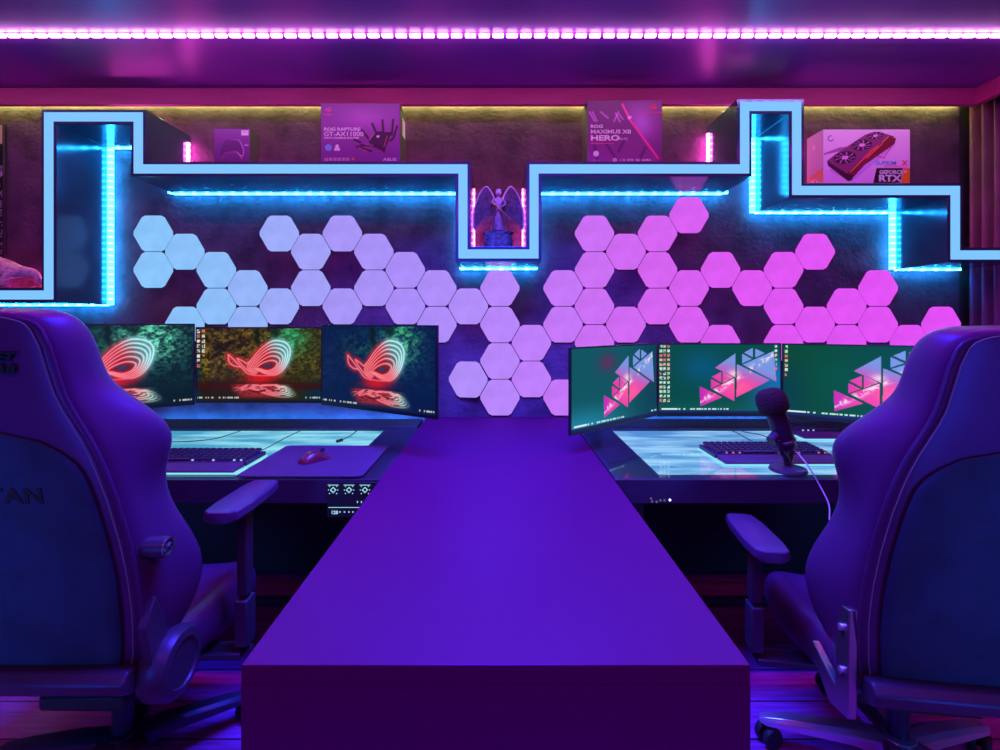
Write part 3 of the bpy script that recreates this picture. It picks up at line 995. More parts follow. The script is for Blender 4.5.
# shard set
Yc = 2.36
zt, zb = wz(343.2, Yc), wz(416.5, Yc)
make_monitor((wx(657.5, Yc), Yc), (wx(781.5, Yc), Yc), zb, zt, 'monitor with pink triangle shards between two columns of icons, behind the microphone', shard_screen('centre'), 'monitors over the desks', chin=0.018)
Yl = 1.93
make_monitor((wx(570.5, Yl), Yl), (wx(656.8, 2.345), 2.345), wz(436, Yl), wz(347.5, Yl), 'angled monitor with teal shard wallpaper, next to the counter edge', shard_screen('left'), 'monitors over the desks', chin=0.012)
make_monitor((wx(782, 2.345), 2.345), (wx(948, 2.06), 2.06), zb - 0.004, zt, 'angled monitor with green shard wallpaper, partly hidden by a chair back', shard_screen('right'), 'monitors over the desks', chin=0.018)


# ------------------------------------------------------------------ keyboards
def make_keyboard(loc, rz, label, glow, W=0.45, rest=True, cols=15, dy=0.0):
    t = thing('keyboard', label, 'keyboard', loc, rz, 'keyboards')
    D = 0.15
    MB().box(0, W, 0.09 if rest else 0, (0.09 if rest else 0) + D, 0.004, 0.020).build('deck', M['plastic'], t, bevel=0.003)
    oy = 0.09 if rest else 0
    if rest:
        mb = MB(); mb.loft([[(0.006, 0.012, 0.003), (W - 0.006, 0.012, 0.003), (W - 0.006, 0.085, 0.003), (0.006, 0.085, 0.003)],
                            [(0.006, 0.012, 0.010), (W - 0.006, 0.012, 0.010), (W - 0.006, 0.085, 0.020), (0.006, 0.085, 0.020)]])
        mb.build('wrist_rest', M['mat'], t, bevel=0.003)
    # light bars around the foot
    mb = MB()
    mb.box(0, W, 0.0, 0.006, 0.001, 0.006)
    mb.box(-0.006, 0.0, 0.0, oy + D, 0.001, 0.005)
    mb.box(W, W + 0.006, 0.0, oy + D, 0.001, 0.005)
    mb.build('light_bar', M['kb_glow'], t, smooth=False)
    proto = None
    pitch = (W - 0.02) / cols
    for r in range(6):
        for c in range(cols):
            if r == 0 and 4 <= c <= 8: continue
            x = 0.01 + pitch * (c + 0.5); y = oy + 0.016 + r * 0.023
            if proto is None:
                mb = MB()
                a, b = pitch * 0.44, pitch * 0.34
                mb.loft([[(-a, -0.0098, 0), (a, -0.0098, 0), (a, 0.0098, 0), (-a, 0.0098, 0)], [(-b, -0.0075, 0.009), (b, -0.0075, 0.009), (b, 0.0075, 0.009), (-b, 0.0075, 0.009)]])
                k = proto = mb.build('key', M['key'], t, smooth=False)
            else:
                k = proto.copy(); COL.objects.link(k); k.parent = t
            k.location = (x, y, 0.0205 + r * 0.0012)
    mb = MB(); mb.box(0.01 + pitch * 4.1, 0.01 + pitch * 8.9, oy + 0.006, oy + 0.026, 0.0205, 0.029)
    mb.build('space_bar', M['key'], t, bevel=0.002)
    # glowing legends: a small lit glyph facing front on many keys
    mb = MB()
    rng = random.Random(3)
    for r in range(6):
        for c in range(cols):
            if r == 0 and (4 <= c <= 8 or rng.random() < 0.3): continue
            x = 0.01 + pitch * (c + 0.5); y = oy + 0.016 + r * 0.023; z = 0.0205 + r * 0.0012
            s = 0.0042 if r == 0 else 0.0022
            mb.box(x - s, x + s, y - 0.0108 if r else y - 0.0112, y - 0.0102 if r else y - 0.0104, z + 0.001, z + (0.007 if r == 0 else 0.004))
    mb.build('key_legends', glow, t, smooth=False)
    return t


zg = TH
make_keyboard((-1.362, 1.688, zg), 0, 'mechanical keyboard with glowing edge beside the dark desk mat', M['key_glow'], cols=17)
make_keyboard((0.832, 1.79, zg), 0, 'mechanical keyboard with reddish keys and pink wrist rest behind the microphone', M['key_glow_red'], cols=17)
make_keyboard((1.37, 2.18, zg), 0, 'smaller keyboard lying farther back near the shard screens', M['key_glow'], W=0.36, cols=14, rest=True)

# desk mat and mouse
mb = MB()


def rrect(x0, x1, y0, y1, r, n=5):
    pts = []
    for cx_, cy_, a0 in ((x1 - r, y1 - r, 0), (x0 + r, y1 - r, PI / 2), (x0 + r, y0 + r, PI), (x1 - r, y0 + r, 1.5 * PI)):
        for k in range(n + 1):
            a = a0 + k * PI / 2 / n
            pts.append((cx_ + r * math.cos(a), cy_ + r * math.sin(a)))
    return pts


mb.prism(rrect(-0.895, -0.462, 1.665, 2.08, 0.02), TH, TH + 0.003, 'z')
dmat = mb.build('desk_mat', M['mat'])
tag(dmat, 'dark purple cloth desk mat lying under the mouse', 'desk mat')
mo = thing('computer_mouse', 'rosy black computer mouse resting on the desk mat', 'mouse', (wx(315.5, 1.86), 1.855, TH + 0.003), math.radians(-38))
mb = MB()
rings = []
for i in range(13):
    a_ = PI * i / 12
    y = -0.062 * math.cos(a_)
    k_ = max(0.02, math.sin(a_)) ** 0.55
    w_ = 0.034 * k_ * (1.0 - 0.12 * math.sin(a_) ** 6)
    h_ = 0.040 * max(0.02, math.sin(PI * (0.5 + 0.5 * math.sin((y + 0.012) / 0.062 * 1.1)) ** 1.0)) ** 0.5 * k_
    rings.append([(w_ * math.cos(a), y, h_ * math.sin(a)) for a in [PI * k / 10 for k in range(11)]] + [(-w_ * 0.8, y, 0.0), (w_ * 0.8, y, 0.0)])
mb.loft(rings)
mb.build('shell', M['mouse'], mo)
MB().tube([(-0.003, 0.032, 0.034), (0.003, 0.032, 0.034)], 0.008, 12).build('scroll_wheel', M['plastic'], mo)
mb = MB(); mb.lathe([(0.0001, 0), (0.008, 0), (0.008, 0.001), (0.0001, 0.001)], 12, centre=(0, -0.02, 0.0355))
mb.build('logo_light', M['key_glow_red'], mo)


def cable(name, pts, label, mat=None, r=0.002):
    o = MB().tube(smooth_path(pts, 8), r, 8).build(name, mat or M['cable'])
    return tag(o, label, 'cable')


def onglass(px, py, lift=0.003):
    Y = FPX * (EYE - TH - lift) / (py - HY)
    return (wx(px, Y), Y, TH + lift)


cable('keyboard_cable', [(-1.01, 1.935, TH + 0.012), onglass(262, 450), onglass(285, 438), onglass(300, 431), onglass(308, 427.5)], 'black cable running back from the keyboard with the glowing edge')
cable('monitor_cable', [onglass(163, 442), onglass(195, 441), onglass(218, 438), onglass(240, 431), onglass(252, 428)], 'thin dark cable curving across the lit glass under the neon screens')
cable('usb_cable', [onglass(342, 440), onglass(350, 436), onglass(358, 430), onglass(362, 428)], 'short black cable with thick plug lying above the desk mat', r=0.0022)
ub = bpy.data.objects['usb_cable']
pp = Vector(onglass(342, 440))
MB().tube([pp, pp + Vector((-0.012, -0.03, 0.002))], 0.007, 8).build('plug', M['cable'], ub)
cable('headset_cable', [onglass(722, 427.5), onglass(735, 432), onglass(746, 438), onglass(752, 441)], 'black cable crossing the lit glass toward the reddish keyboard')
cable('usb_cable', [onglass(735, 428), onglass(745, 432), onglass(757, 434), onglass(768, 437)], 'second black cable looping on the glass left of the microphone')

# ------------------------------------------------------------------ microphone
MX, MY = wx(788, 1.735), 1.735
mic = thing('microphone', 'dark desktop microphone with foam cap tilted on its round stand', 'microphone', (MX, MY, TH), 0)
mb = MB(); mb.lathe([(0.0001, 0), (0.060, 0), (0.062, 0.004), (0.058, 0.012), (0.030, 0.020), (0.0001, 0.021)], 28)
mb.build('base', M['plastic'], mic)
piv = Vector((-0.018, 0, 0.130))
mb = MB()
mb.tube(smooth_path([(0.0, 0.0, 0.015), (-0.01, -0.005, 0.05), (-0.035, -0.02, 0.075), (-0.052, -0.025, 0.115)], 6), 0.011, 10)
mb.tube(smooth_path([(0.0, 0.0, 0.015), (0.012, 0.005, 0.045), (0.028, 0.02, 0.07), (0.042, 0.022, 0.10)], 6), 0.009, 10)
mb.build('yoke', M['plastic'], mic)
tilt = Matrix.Translation(piv) @ Matrix.Rotation(math.radians(-19), 4, 'Y')
mb = MB(); mb.lathe([(0.0001, -0.055), (0.026, -0.054), (0.032, -0.045), (0.033, 0.09), (0.030, 0.10)], 24, mtx=tilt)
bd = mb.build('body', M['plastic'], mic)
mb = MB(); mb.lathe([(0.034, 0.085), (0.044, 0.086), (0.050, 0.096), (0.052, 0.125), (0.048, 0.148), (0.035, 0.162), (0.0001, 0.167)], 28, mtx=tilt)
mb.build('foam_cap', M['foam'], mic)
mb = MB(); mb.lathe([(0.0335, -0.030), (0.0350, -0.028), (0.0350, -0.022), (0.0335, -0.020)], 24, mtx=tilt)
mb.build('chrome_ring', M['steel'], mic)['label'] = 'bright metal ring'
mb = MB()
mb.tube([tilt @ Vector((-0.030, -0.012, 0.01)), tilt @ Vector((-0.058, -0.022, 0.0))], 0.017, 16)
mb.build('pivot_knob', M['plastic'], mic)
mb = MB()
for k in range(7):
    p = tilt @ Vector((0.018, -0.0285, 0.02 + k * 0.011)); mb.box(p.x - 0.002, p.x + 0.002, p.y - 0.001, p.y + 0.001, p.z - 0.002, p.z + 0.002)
mb.build('side_marks', M['steel'], mic)
p0 = tilt @ Vector((0.01, 0, -0.05)) + Vector((MX, MY, TH))
cable('microphone_cable', [p0, (p0.x + 0.01, 1.70, p0.z - 0.02), (wx(808, 1.66), 1.66, wz(466, 1.66)), (wx(820, 1.64), 1.64, wz(486, 1.64)), (wx(829, 1.60), 1.60, wz(505, 1.60)),
                           (wx(830, 1.56), 1.56, wz(522, 1.56)), (wx(838, 1.52), 1.52, wz(534, 1.52)), (wx(855, 1.62), 1.62, wz(560, 1.62)), (wx(855, 1.66), 1.66, 0.35), (wx(850, 1.7), 1.72, 0.006)],
      'pale cable hanging from the microphone over the desk edge', M['cable_white'], 0.0022)


# ------------------------------------------------------------------ gaming chairs
RECL = math.radians(9)
ROWS = [  # h, rear half, front half, centre thickness, bolster depth
    (-0.02, .20, .20, .06, .06), (0.02, .245, .25, .08, .09), (0.10, .262, .295, .09, .15), (0.19, .270, .322, .09, .18), (0.28, .270, .308, .09, .17), (0.37, .262, .272, .09, .15),
    (0.46, .248, .262, .09, .14), (0.545, .228, .300, .09, .150), (0.60, .208, .285, .09, .135), (0.655, .182, .235, .088, .115), (0.70, .166, .195, .085, .10), (0.75, .158, .184, .085, .098),
    (0.80, .150, .178, .085, .095), (0.845, .134, .160, .078, .085), (0.872, .10, .125, .055, .06)]


def bp(x, d, h, z0=0.44, y0=-0.27):
    return Vector((x, y0 - h * math.sin(RECL) + d * math.cos(RECL), z0 + h * math.cos(RECL) + d * math.sin(RECL)))


def interp_row(h):
    for a, b in zip(ROWS[:-1], ROWS[1:]):
        if a[0] <= h <= b[0]:
            t = (h - a[0]) / (b[0] - a[0])
            return [a[i] * (1 - t) + b[i] * t for i in range(5)]
    return list(ROWS[-1])


def make_chair(loc, rz, label, lettering, chrome_base, arm_out=0.36, arm_y=0.02, drop=0.0, arm_top=0.705, cover=True):
    t = thing('gaming_chair', label, 'chair', loc, rz, 'gaming chairs')
    lm = M['leather']
    # backrest shell
    mb = MB(); rings = []
    for h, wr, wf, tc, df in ROWS:
        half = [(0, 0.0), (wr * 0.45, 0.001), (wr * 0.8, 0.003), (wr, 0.012), ((wr * 0.55 + wf * 0.45), df * 0.40), (wf * 0.99, df * 0.80), (wf - 0.008, df + 0.008), (wf - 0.05, df + 0.004), (wf - 0.095, tc + 0.015), (wf * 0.3, tc)]
        pts = half + [(0, tc)] + [(-x, d) for x, d in reversed(half[1:])]
        rings.append([bp(x, d, h) for x, d in pts])
    mb.loft(rings)
    back = mb.build('backrest', lm, t, sub=2)
    # suede panel on the back
    mb = MB(); rows = []
    N = 14
    top = 0.62
    for k in range(25):
        h = 0.035 + (top - 0.035) * k / 24
        wr = interp_row(h)[1] - 0.045
        rise = max(0, (h - 0.50) / (top - 0.50))
        wr *= math.sqrt(max(0.0, 1 - rise ** 2.4)) if rise > 0 else 1
        wr = max(wr, 0.004)
        rows.append([bp(-wr + 2 * wr * i / N, -0.0045 + 0.003 * abs(2 * i / N - 1) ** 3, h) for i in range(N + 1)])
    mb.loft(rows, closed=False)
    pn = mb.build('back_panel', M['suede'], t)
    so = pn.modifiers.new('s', 'SOLIDIFY'); so.thickness = 0.006; so.offset = 0
    # piping along the rear edge, double
    for q, (inset, off) in enumerate(((0.004, 0.004), (0.022, -0.0015))):
        pts = []
        hs = [0.03 + 0.80 * k / 24 for k in range(25)]
        for h in hs:
            wr = interp_row(h)[1]
            pts.append(bp(wr - inset, 0.004 + off, h))
        topc = [bp((interp_row(0.845)[1] - inset) * math.cos(a), 0.004 + off, 0.835 + 0.026 * math.sin(a)) for a in [PI * k / 12 for k in range(1, 12)]]
        left = [Vector((-p.x, p.y, p.z)) for p in reversed(pts)]
        mb = MB(); mb.tube(pts + topc + left, 0.0035 if q == 0 else 0.0014, 6)
        mb.build('piping', lm if q == 0 else M['thread'], back)
    # seat
    mb = MB(); rings = []
    for y, w_, zt_, zc, zb_ in ((-0.27, .19, .45, .45, .425), (-0.24, .235, .475, .455, .405), (-0.10, .265, .50, .465, .355), (0.10, .275, .505, .47, .34), (0.20, .27, .50, .475, .345), (0.255, .25, .48, .475, .36), (0.275, .20, .44, .44, .39)):
        half = [(0, zb_), (w_ * 0.7, zb_), (w_ * 0.97, zb_ + 0.02), (w_ + 0.01, (zb_ + zt_) / 2), (w_, zt_ - 0.008), (w_ - 0.04, zt_ + 0.004), (w_ - 0.085, zc + 0.004), (w_ * 0.3, zc)]
        pts = half + [(0, zc)] + [(-x, z) for x, z in reversed(half[1:])]
        rings.append([(x, y, z) for x, z in pts])
    mb.loft(rings)
    mb.build('seat', lm, t, sub=2)
    # cross bar and hinges
    mb = MB()
    mb.prism([(-0.325, 0.466), (-0.30, 0.452), (-0.272, 0.454), (-0.262, 0.478), (-0.275, 0.504), (-0.31, 0.511), (-0.330, 0.492)], -0.25, 0.25, 'x')
    mb.build('cross_bar', M['plastic'], t, bevel=0.006)
    if cover:
        for s in (-1, 1):
            mtx = Matrix.Translation((s * 0.285, -0.215, 0.465)) @ Matrix.Rotation(s * PI / 2, 4, 'Y')
            mb = MB(); mb.lathe([(0.0001, -0.04), (0.074, -0.038), (0.080, -0.028), (0.080, 0.012), (0.072, 0.024), (0.055, 0.027), (0.052, 0.022), (0.0001, 0.022)], 32, mtx=mtx)
            hc = mb.build('hinge_cover', M['plastic'], t)
            text('T', 0.05, (s * 0.3085, -0.225, 0.43), (PI / 2, 0, s * PI / 2), M['steel'], hc, 'emblem', sx=1, align='CENTER') if False else None
    for s in (-1, 1):
        mb = MB()
        x0, x1 = s * 0.262, s * 0.282
        x0, x1 = min(x0, x1), max(x0, x1)
        if cover:
            mb.prism([(-0.275, 0.46), (-0.215, 0.46), (-0.235, 0.58), (-0.270, 0.655), (-0.305, 0.60)], x0, x1, 'x')
        else:
            mb.prism([(-0.20, 0.38), (-0.10, 0.46), (-0.12, 0.48), (-0.225, 0.44), (-0.235, 0.645), (-0.285, 0.655), (-0.28, 0.40)], x0 , x1, 'x')
        br = mb.build('hinge_bracket', M['plastic'] if cover else M['steel'], t, bevel=0.003)
        if not cover:
            for zz in (0.50, 0.60):
                mb = MB(); mb.lathe([(0.0001, 0.0), (0.008, 0.0), (0.008, 0.006), (0.0001, 0.006)], 12, mtx=Matrix.Translation((s * 0.282, -0.258, zz)) @ Matrix.Rotation(s * PI / 2, 4, 'Y'))
                mb.build('bolt', M['chrome'], br)
    # lumbar dial with ring
    for s in (-1, 1):
        c_ = bp(s * 0.255, 0.045, 0.325)
        mtx = Matrix.Translation(c_) @ Matrix.Rotation(s * PI / 2, 4, 'Y')
        if cover:
            mb = MB(); mb.lathe([(0.0001, 0.0), (0.022, 0.0), (0.024, 0.05), (0.022, 0.058), (0.0001, 0.058)], 24, mtx=mtx)
            dl = mb.build('lumbar_dial', M['plastic'], t)
            mb = MB(); mb.lathe([(0.0215, 0.057), (0.0215, 0.061), (0.017, 0.061), (0.017, 0.057)], 24, mtx=mtx)
            mb.box(-0.002, 0.002, -0.013, 0.013, 0.057, 0.0605, mtx @ Matrix.Rotation(0.5, 4, 'Z'))
            mb.box(-0.002, 0.002, -0.013, 0.013, 0.057, 0.0605, mtx @ Matrix.Rotation(-0.5, 4, 'Z'))
            mb.build('dial_emblem', M['steel'], dl)
    # armrests
    arm0 = arm_top - 0.705
    for s in (-1, 1):
        ar = None
        ax = s * arm_out
        mb = MB(); rings = []
        for y, w_, dz in ((-0.135, .030, -.004), (-0.125, .045, 0), (-0.06, .052, 0), (0.06, .050, 0), (0.12, .042, -0.001), (0.14, .026, -.006)):
            zt_, zb_ = arm_top + dz, arm_top - 0.033
            rings.append([(ax - w_, arm_y + y, zb_ + 0.008), (ax - w_ * 0.97, arm_y + y, zt_ - 0.004), (ax - w_ * 0.85, arm_y + y, zt_), (ax + w_ * 0.85, arm_y + y, zt_), (ax + w_ * 0.97, arm_y + y, zt_ - 0.004), (ax + w_, arm_y + y, zb_ + 0.008), (ax + w_ * 0.7, arm_y + y, zb_), (ax - w_ * 0.7, arm_y + y, zb_)])
        mb.loft(rings)
        ar = mb.build('armrest', lm, t, bevel=0.002)
        mb = MB(); mb.loft([[(ax + dx, arm_y + dy, z) for dx, dy in ((-.014, -.021), (.014, -.021), (.014, .021), (-.014, .021))] for z in (0.50, arm_top - 0.03)])
        mb.build('armrest_post', M['plastic'], ar, bevel=0.004)
        mb = MB(); mb.loft([[(ax + dx, arm_y + dy, z) for dx, dy in ((-.018, -.027), (.018, -.027), (.018, .027), (-.018, .027))] for z in (0.36, 0.49)])
        mb.box(min(ax, s * 0.12), max(ax, s * 0.12), arm_y - 0.03, arm_y + 0.03, 0.325, 0.345)
        mb.build('armrest_sleeve', M['plastic'], ar, bevel=0.004)
    if drop:
        for o_ in list(COL.objects):
            if o_.parent == t: o_.location.z -= drop
    # tilt mechanism, lever, column, star base
    mb = MB(); mb.box(-0.11, 0.11, -0.14, 0.14, 0.285, 0.325)
    mb.build('tilt_mechanism', M['dull'], t, bevel=0.008)
    MB().tube([(0.09, 0.06, 0.30), (0.27, 0.07, 0.305), (0.33, 0.07, 0.312)], [0.006, 0.006, 0.010], 8).build('lever', M['plastic'], t)
    mb = MB(); mb.lathe([(0.026, 0.10), (0.026, 0.20), (0.034, 0.205), (0.045, 0.245), (0.045, 0.285)], 20)
    mb.build('gas_lift', M['plastic'], t)
    mb = MB(); mb.lathe([(0.0001, 0.065), (0.05, 0.065), (0.058, 0.10), (0.040, 0.125), (0.028, 0.128)], 24)
    hub = mb.build('star_hub', M['chrome'] if chrome_base else M['plastic'], t)
    for k in range(5):
        a = chrome_base + k * 2 * PI / 5 if chrome_base else math.radians(181) + k * 2 * PI / 5
        rot = Matrix.Rotation(a, 4, 'Z')
        mb = MB(); rings = []
        for r_, w_, zt_, zb_ in ((0.03, .034, .122, .075), (0.12, .032, .118, .082), (0.26, .026, .100, .072), (0.325, .022, .088, .066), (0.345, .014, .080, .068)):
            rings.append([rot @ Vector(p) for p in ((r_, -w_, zb_), (r_, w_, zb_), (r_, w_, zt_ - 0.010), (r_, w_ * 0.6, zt_), (r_, -w_ * 0.6, zt_), (r_, -w_, zt_ - 0.010))])
        mb.loft(rings)
        lg = mb.build('base_leg', M['chrome'] if chrome_base else M['plastic'], t, bevel=0.003)
        c_ = rot @ Vector((0.32, 0, 0.03))
        cs = None
        mb = MB()
        for sy in (-1, 1):
            mtx = Matrix.Translation(c_) @ Matrix.Rotation(a + 0.6 + k, 4, 'Z') @ Matrix.Translation((0, sy * 0.016, 0)) @ Matrix.Rotation(PI / 2, 4, 'X')
            mb.lathe([(0.0001, -0.010), (0.027, -0.010), (0.030, -0.006), (0.030, 0.006), (0.027, 0.010), (0.0001, 0.010)], 20, mtx=mtx)
        mb.tube([c_ + Vector((0, 0, -0.005)), c_ + Vector((0, 0, 0.04))], 0.009, 8)
        mb.build('caster', M['dull'], lg)
    if lettering:
        rot = (PI / 2 + RECL, 0, 0)

        def put(s_, size, x, h, sx=1.0, shear=0.0, sp=1.0, b=0.0):
            p = bp(x, -0.0085, h)
            text(s_, size, p, rot, M['print_black'], pn if h < 0.6 else back, 'lettering', 'RIGHT', sx, shear, b, 0.0005, sp)
        put('TITAN', 0.047, 0.102, 0.462, 1.15, 0, 1.12, 0.0016)
        p = bp(0.080, -0.0045, 0.768); text('SECRET', 0.026, p, rot, M['print_black'], back, 'lettering', 'RIGHT', 1.35, 0.35, 0.0012, 0.0008)
        p = bp(0.078, -0.0045, 0.742); text('LAB', 0.026, p, rot, M['print_black'], back, 'lettering', 'RIGHT', 1.35, 0.35, 0.0012, 0.0008)
    return t


make_chair((-1.06, 1.385, 0), 0, 'black leather gaming chair with lettering across its back, facing the neon eye screens', True, 0, arm_out=0.335, arm_top=0.785)
make_chair((1.118, 1.37, 0), math.radians(-7), 'black leather gaming chair with polished star base, facing the triangle shard screens', False, math.radians(166), arm_out=0.372, drop=0.037, arm_top=0.705, cover=False)


# ------------------------------------------------------------------ cartons on the shelf
def make_carton(px0, px1, pt, pb, depth, label, base_mat, func, name='product_box', group='cartons on the shelf', YFr=2.39, nx=110):
    x0, x1 = wx(px0, YFr), wx(px1, YFr)
    ztop_shelf = wz(pb, YF)
    zt_ = wz(pt, YFr)
    w_, h_ = x1 - x0, zt_ - ztop_shelf
    t = thing(name, label, 'box', ((x0 + x1) / 2, YFr + depth / 2, ztop_shelf + 0.0005), 0, group)
    MB().box(-w_ / 2, w_ / 2, -depth / 2, depth / 2, 0, h_).build('carton', base_mat, t, bevel=0.001, smooth=False)
    painted('front_print', w_ - 0.002, h_ - 0.002, nx, int(nx * h_ / w_), func, M['art'], t, loc=(0, -depth / 2 - 0.0006, h_ / 2))
    return t, w_, h_, -depth / 2 - 0.0012


def one(U, c): return np.ones(U.shape + (3,)) * C(*c)


def art_controller(U, V):
    bg = mixc(one(U, (125, 75, 145)), one(U, (85, 35, 100)), V)
    # gamepad outline and body
    body = curve2([(0.28, 0.36), (0.40, 0.31), (0.60, 0.31), (0.72, 0.36), (0.82, 0.60), (0.80, 0.78), (0.70, 0.74), (0.62, 0.66), (0.38, 0.66), (0.30, 0.74), (0.20, 0.78), (0.18, 0.60)], 5, True)
    ins = inpoly(U, V, body)
    bg[ins] = bg[ins] * 0.82
    d = sdist(U, V, body); bg = mixc(bg, one(U, (190, 140, 205)), np.exp(-(d / 0.016) ** 2) * sstep(0.35, 0.8, U) * 0.9)
    for seg in ([(0.30, 0.70), (0.22, 0.86)], [(0.68, 0.70), (0.78, 0.86)], [(0.3, 0.70), (0.68, 0.70)]):
        d = sdist(U, V, seg); bg = mixc(bg, one(U, (200, 140, 165)), np.exp(-(d / 0.015) ** 2) * (0.8 if seg[0] != (0.3, 0.70) else 0.3))
    bg[(U > 0.77) & (U < 0.97) & (V > 0.03) & (V < 0.19)] = C(235, 225, 240)
    bg[(U > 0.80) & (U < 0.94) & (np.abs(V - 0.09) < 0.012)] = C(120, 80, 140)
    bg[(U > 0.85) & (U < 0.97) & (np.abs(V - 0.47) < 0.012)] = C(190, 170, 210)
    return bg


def art_router(U, V):
    bg = mixc(one(U, (125, 60, 140)), one(U, (90, 35, 115)), np.abs(V - 0.35) * 1.3)
    bg = mixc(bg, one(U, (165, 95, 180)), np.exp(-((U - 0.55) / 0.3) ** 2 - ((V - 0.25) / 0.18) ** 2) * 0.5)
    body = [(0.60, 0.62), (0.72, 0.46), (0.90, 0.48), (0.86, 0.62), (0.80, 0.80), (0.64, 0.72)]
    m = inpoly(U, V, body); bg[m] = C(48, 15, 60)
    for seg in ([(0.52, 0.45), (0.60, 0.58)], [(0.65, 0.34), (0.71, 0.52)], [(0.78, 0.28), (0.79, 0.46)], [(0.915, 0.27), (0.90, 0.52)], [(0.965, 0.38), (0.92, 0.58), (0.88, 0.62)],
                [(0.42, 0.60), (0.50, 0.65)], [(0.45, 0.72), (0.64, 0.80)], [(0.50, 0.70), (0.70, 0.70)], [(0.84, 0.52), (0.80, 0.80)], [(0.72, 0.70), (0.80, 0.80)]):
        d = sdist(U, V * 0.73, [(a, b * 0.73) for a, b in seg]); bg = mixc(bg, one(U, (38, 8, 40)), np.exp(-(d / 0.014) ** 4))
    for seg in ([(0.56, 0.68), (0.66, 0.70)], [(0.84, 0.54), (0.80, 0.72)], [(0.62, 0.60), (0.66, 0.52)], [(0.47, 0.74), (0.58, 0.80)]):
        d = sdist(U, V * 0.73, [(a, b * 0.73) for a, b in seg]); bg = mixc(bg, one(U, (190, 110, 110)), np.exp(-(d / 0.006) ** 2) * 0.8)
    m = ((U - 0.725) / 0.02) ** 2 + ((V - 0.55) / 0.018) ** 2 < 1; bg[m] = C(235, 190, 235)
    return bg


def art_board(U, V):
    bg = one(U, (95, 32, 100))
    bg = mixc(bg, one(U, (150, 85, 165)), np.clip(np.exp(-((U - 0.72) / 0.2) ** 2 - ((V - 0.38) / 0.3) ** 2), 0, 1) * (U * 1.0 > 0.46 + (V - 0.05) * 0.52))
    dark = (U < 0.46 + (V - 0.05) * 0.52)
    bg[dark] = (mixc(one(U, (88, 28, 88)), one(U, (112, 48, 118)), V))[dark]
    for seg in ([(0.03, 0.18), (0.10, 0.33)], [(0.07, 0.18), (0.13, 0.33)], [(0.18, 0.18), (0.28, 0.28)], [(0.38, 0.20), (0.44, 0.34)], [(0.36, 0.33), (0.42, 0.18)], [(0.43, 0.22), (0.48, 0.30)]):
        d = sdist(U, V, seg); bg = mixc(bg, one(U, (190, 140, 200)), np.exp(-(d / 0.010) ** 2) * 0.8)
    for seg in ([(0.10, 0.72), (0.14, 0.95)], [(0.25, 0.68), (0.38, 0.92)], [(0.5, 0.62), (0.42, 0.82)], [(0.78, 0.75), (0.72, 0.9)]):
        d = sdist(U, V, seg); bg = mixc(bg, one(U, (55, 12, 70)), np.exp(-(d / 0.018) ** 2) * 0.7)
    d = sdist(U, V, [(0.47, 0.06), (0.58, 0.32), (0.95, 0.92)]); bg = mixc(bg, one(U, (240, 50, 130)), np.exp(-(d / 0.014) ** 2))
    m = ((U - 0.565)) ** 2 + ((V - 0.27)) ** 2 < 0.0008; bg[m] = C(250, 150, 200)
    return bg


def art_card(U, V):
    bg = mixc(one(U, (222, 196, 232)), one(U, (196, 160, 226)), V)
    X = 200 + U * 715; Y = 68 + V * 447          # crop space of the photograph
    sh = inpoly(X, Y, [(240, 400), (430, 500), (640, 330), (800, 190), (600, 250)])
    bg = mixc(bg, one(U, (165, 125, 205)), sh.astype(float) * 0.6)
    ray = inpoly(X, Y, [(200, 265), (330, 215), (420, 205), (560, 110), (640, 90), (360, 240), (210, 275)])
    bg = mixc(bg, one(U, (140, 70, 130)), ray.astype(float) * 0.8)
    top = inpoly(X, Y, [(230, 325), (300, 270), (545, 110), (600, 92), (690, 95), (790, 125), (720, 160), (440, 385), (400, 430)])
    bg[top] = C(120, 50, 100)
    side = inpoly(X, Y, [(440, 385), (745, 120), (800, 140), (790, 185), (540, 360), (420, 490), (400, 425)])
    bg[side] = C(110, 10, 40)
    front = inpoly(X, Y, [(230, 325), (400, 430), (445, 440), (440, 480), (405, 492), (240, 365)])
    bg[front] = C(52, 8, 32)
    for cx_, cy_, rx_, ry_ in ((380, 298, 92, 50), (520, 195, 84, 44), (630, 118, 66, 32)):
        e = ((X - cx_) / rx_) ** 2 + ((Y - cy_ + (X - cx_) * 0.12) / ry_) ** 2
        bg[e < 1.0] = C(40, 14, 40)
        an = np.arctan2((Y - cy_) / ry_, (X - cx_) / rx_)
        bl = (e > 0.12) & (e < 0.8) & (np.sin(an * 9 + e * 3) > 0.72)
        bg[bl] = C(170, 110, 165)
        bg[e < 0.10] = C(215, 150, 200)
    for seg in ([(425, 415), (520, 320)], [(560, 300), (690, 180)], [(690, 170), (740, 125)]):
        d = sdist(X, Y, seg); bg = mixc(bg, one(U, (230, 150, 60)), np.exp(-(d / 4) ** 2))
    d = sdist(X, Y, [(530, 310), (600, 240), (650, 205)]); bg = mixc(bg, one(U, (250, 60, 90)), np.exp(-(d / 8) ** 2))
    for seg in ([(700, 300), (760, 210)], [(640, 285), (700, 300)]):
        d = sdist(X, Y, seg); bg = mixc(bg, one(U, (190, 40, 90)), np.exp(-(d / 5) ** 2) * 0.8)
    e = np.hypot(X - 262, Y - 140); m = (e < 26) & (e > 17) & ((X < 270) | (Y > 145)); bg[m] = C(120, 110, 160)
    bl = inpoly(X, Y, [(640, 382), (860, 382), (835, 505), (610, 515)]); bg[bl] = C(14, 8, 22)
    am = inpoly(X, Y, [(865, 382), (916, 382), (916, 505), (838, 505)]); bg[am] = C(215, 120, 20)
    rd = inpoly(X, Y, [(720, 350), (900, 372), (900, 380), (690, 380)]); bg[rd] = C(210, 130, 170)
    return bg


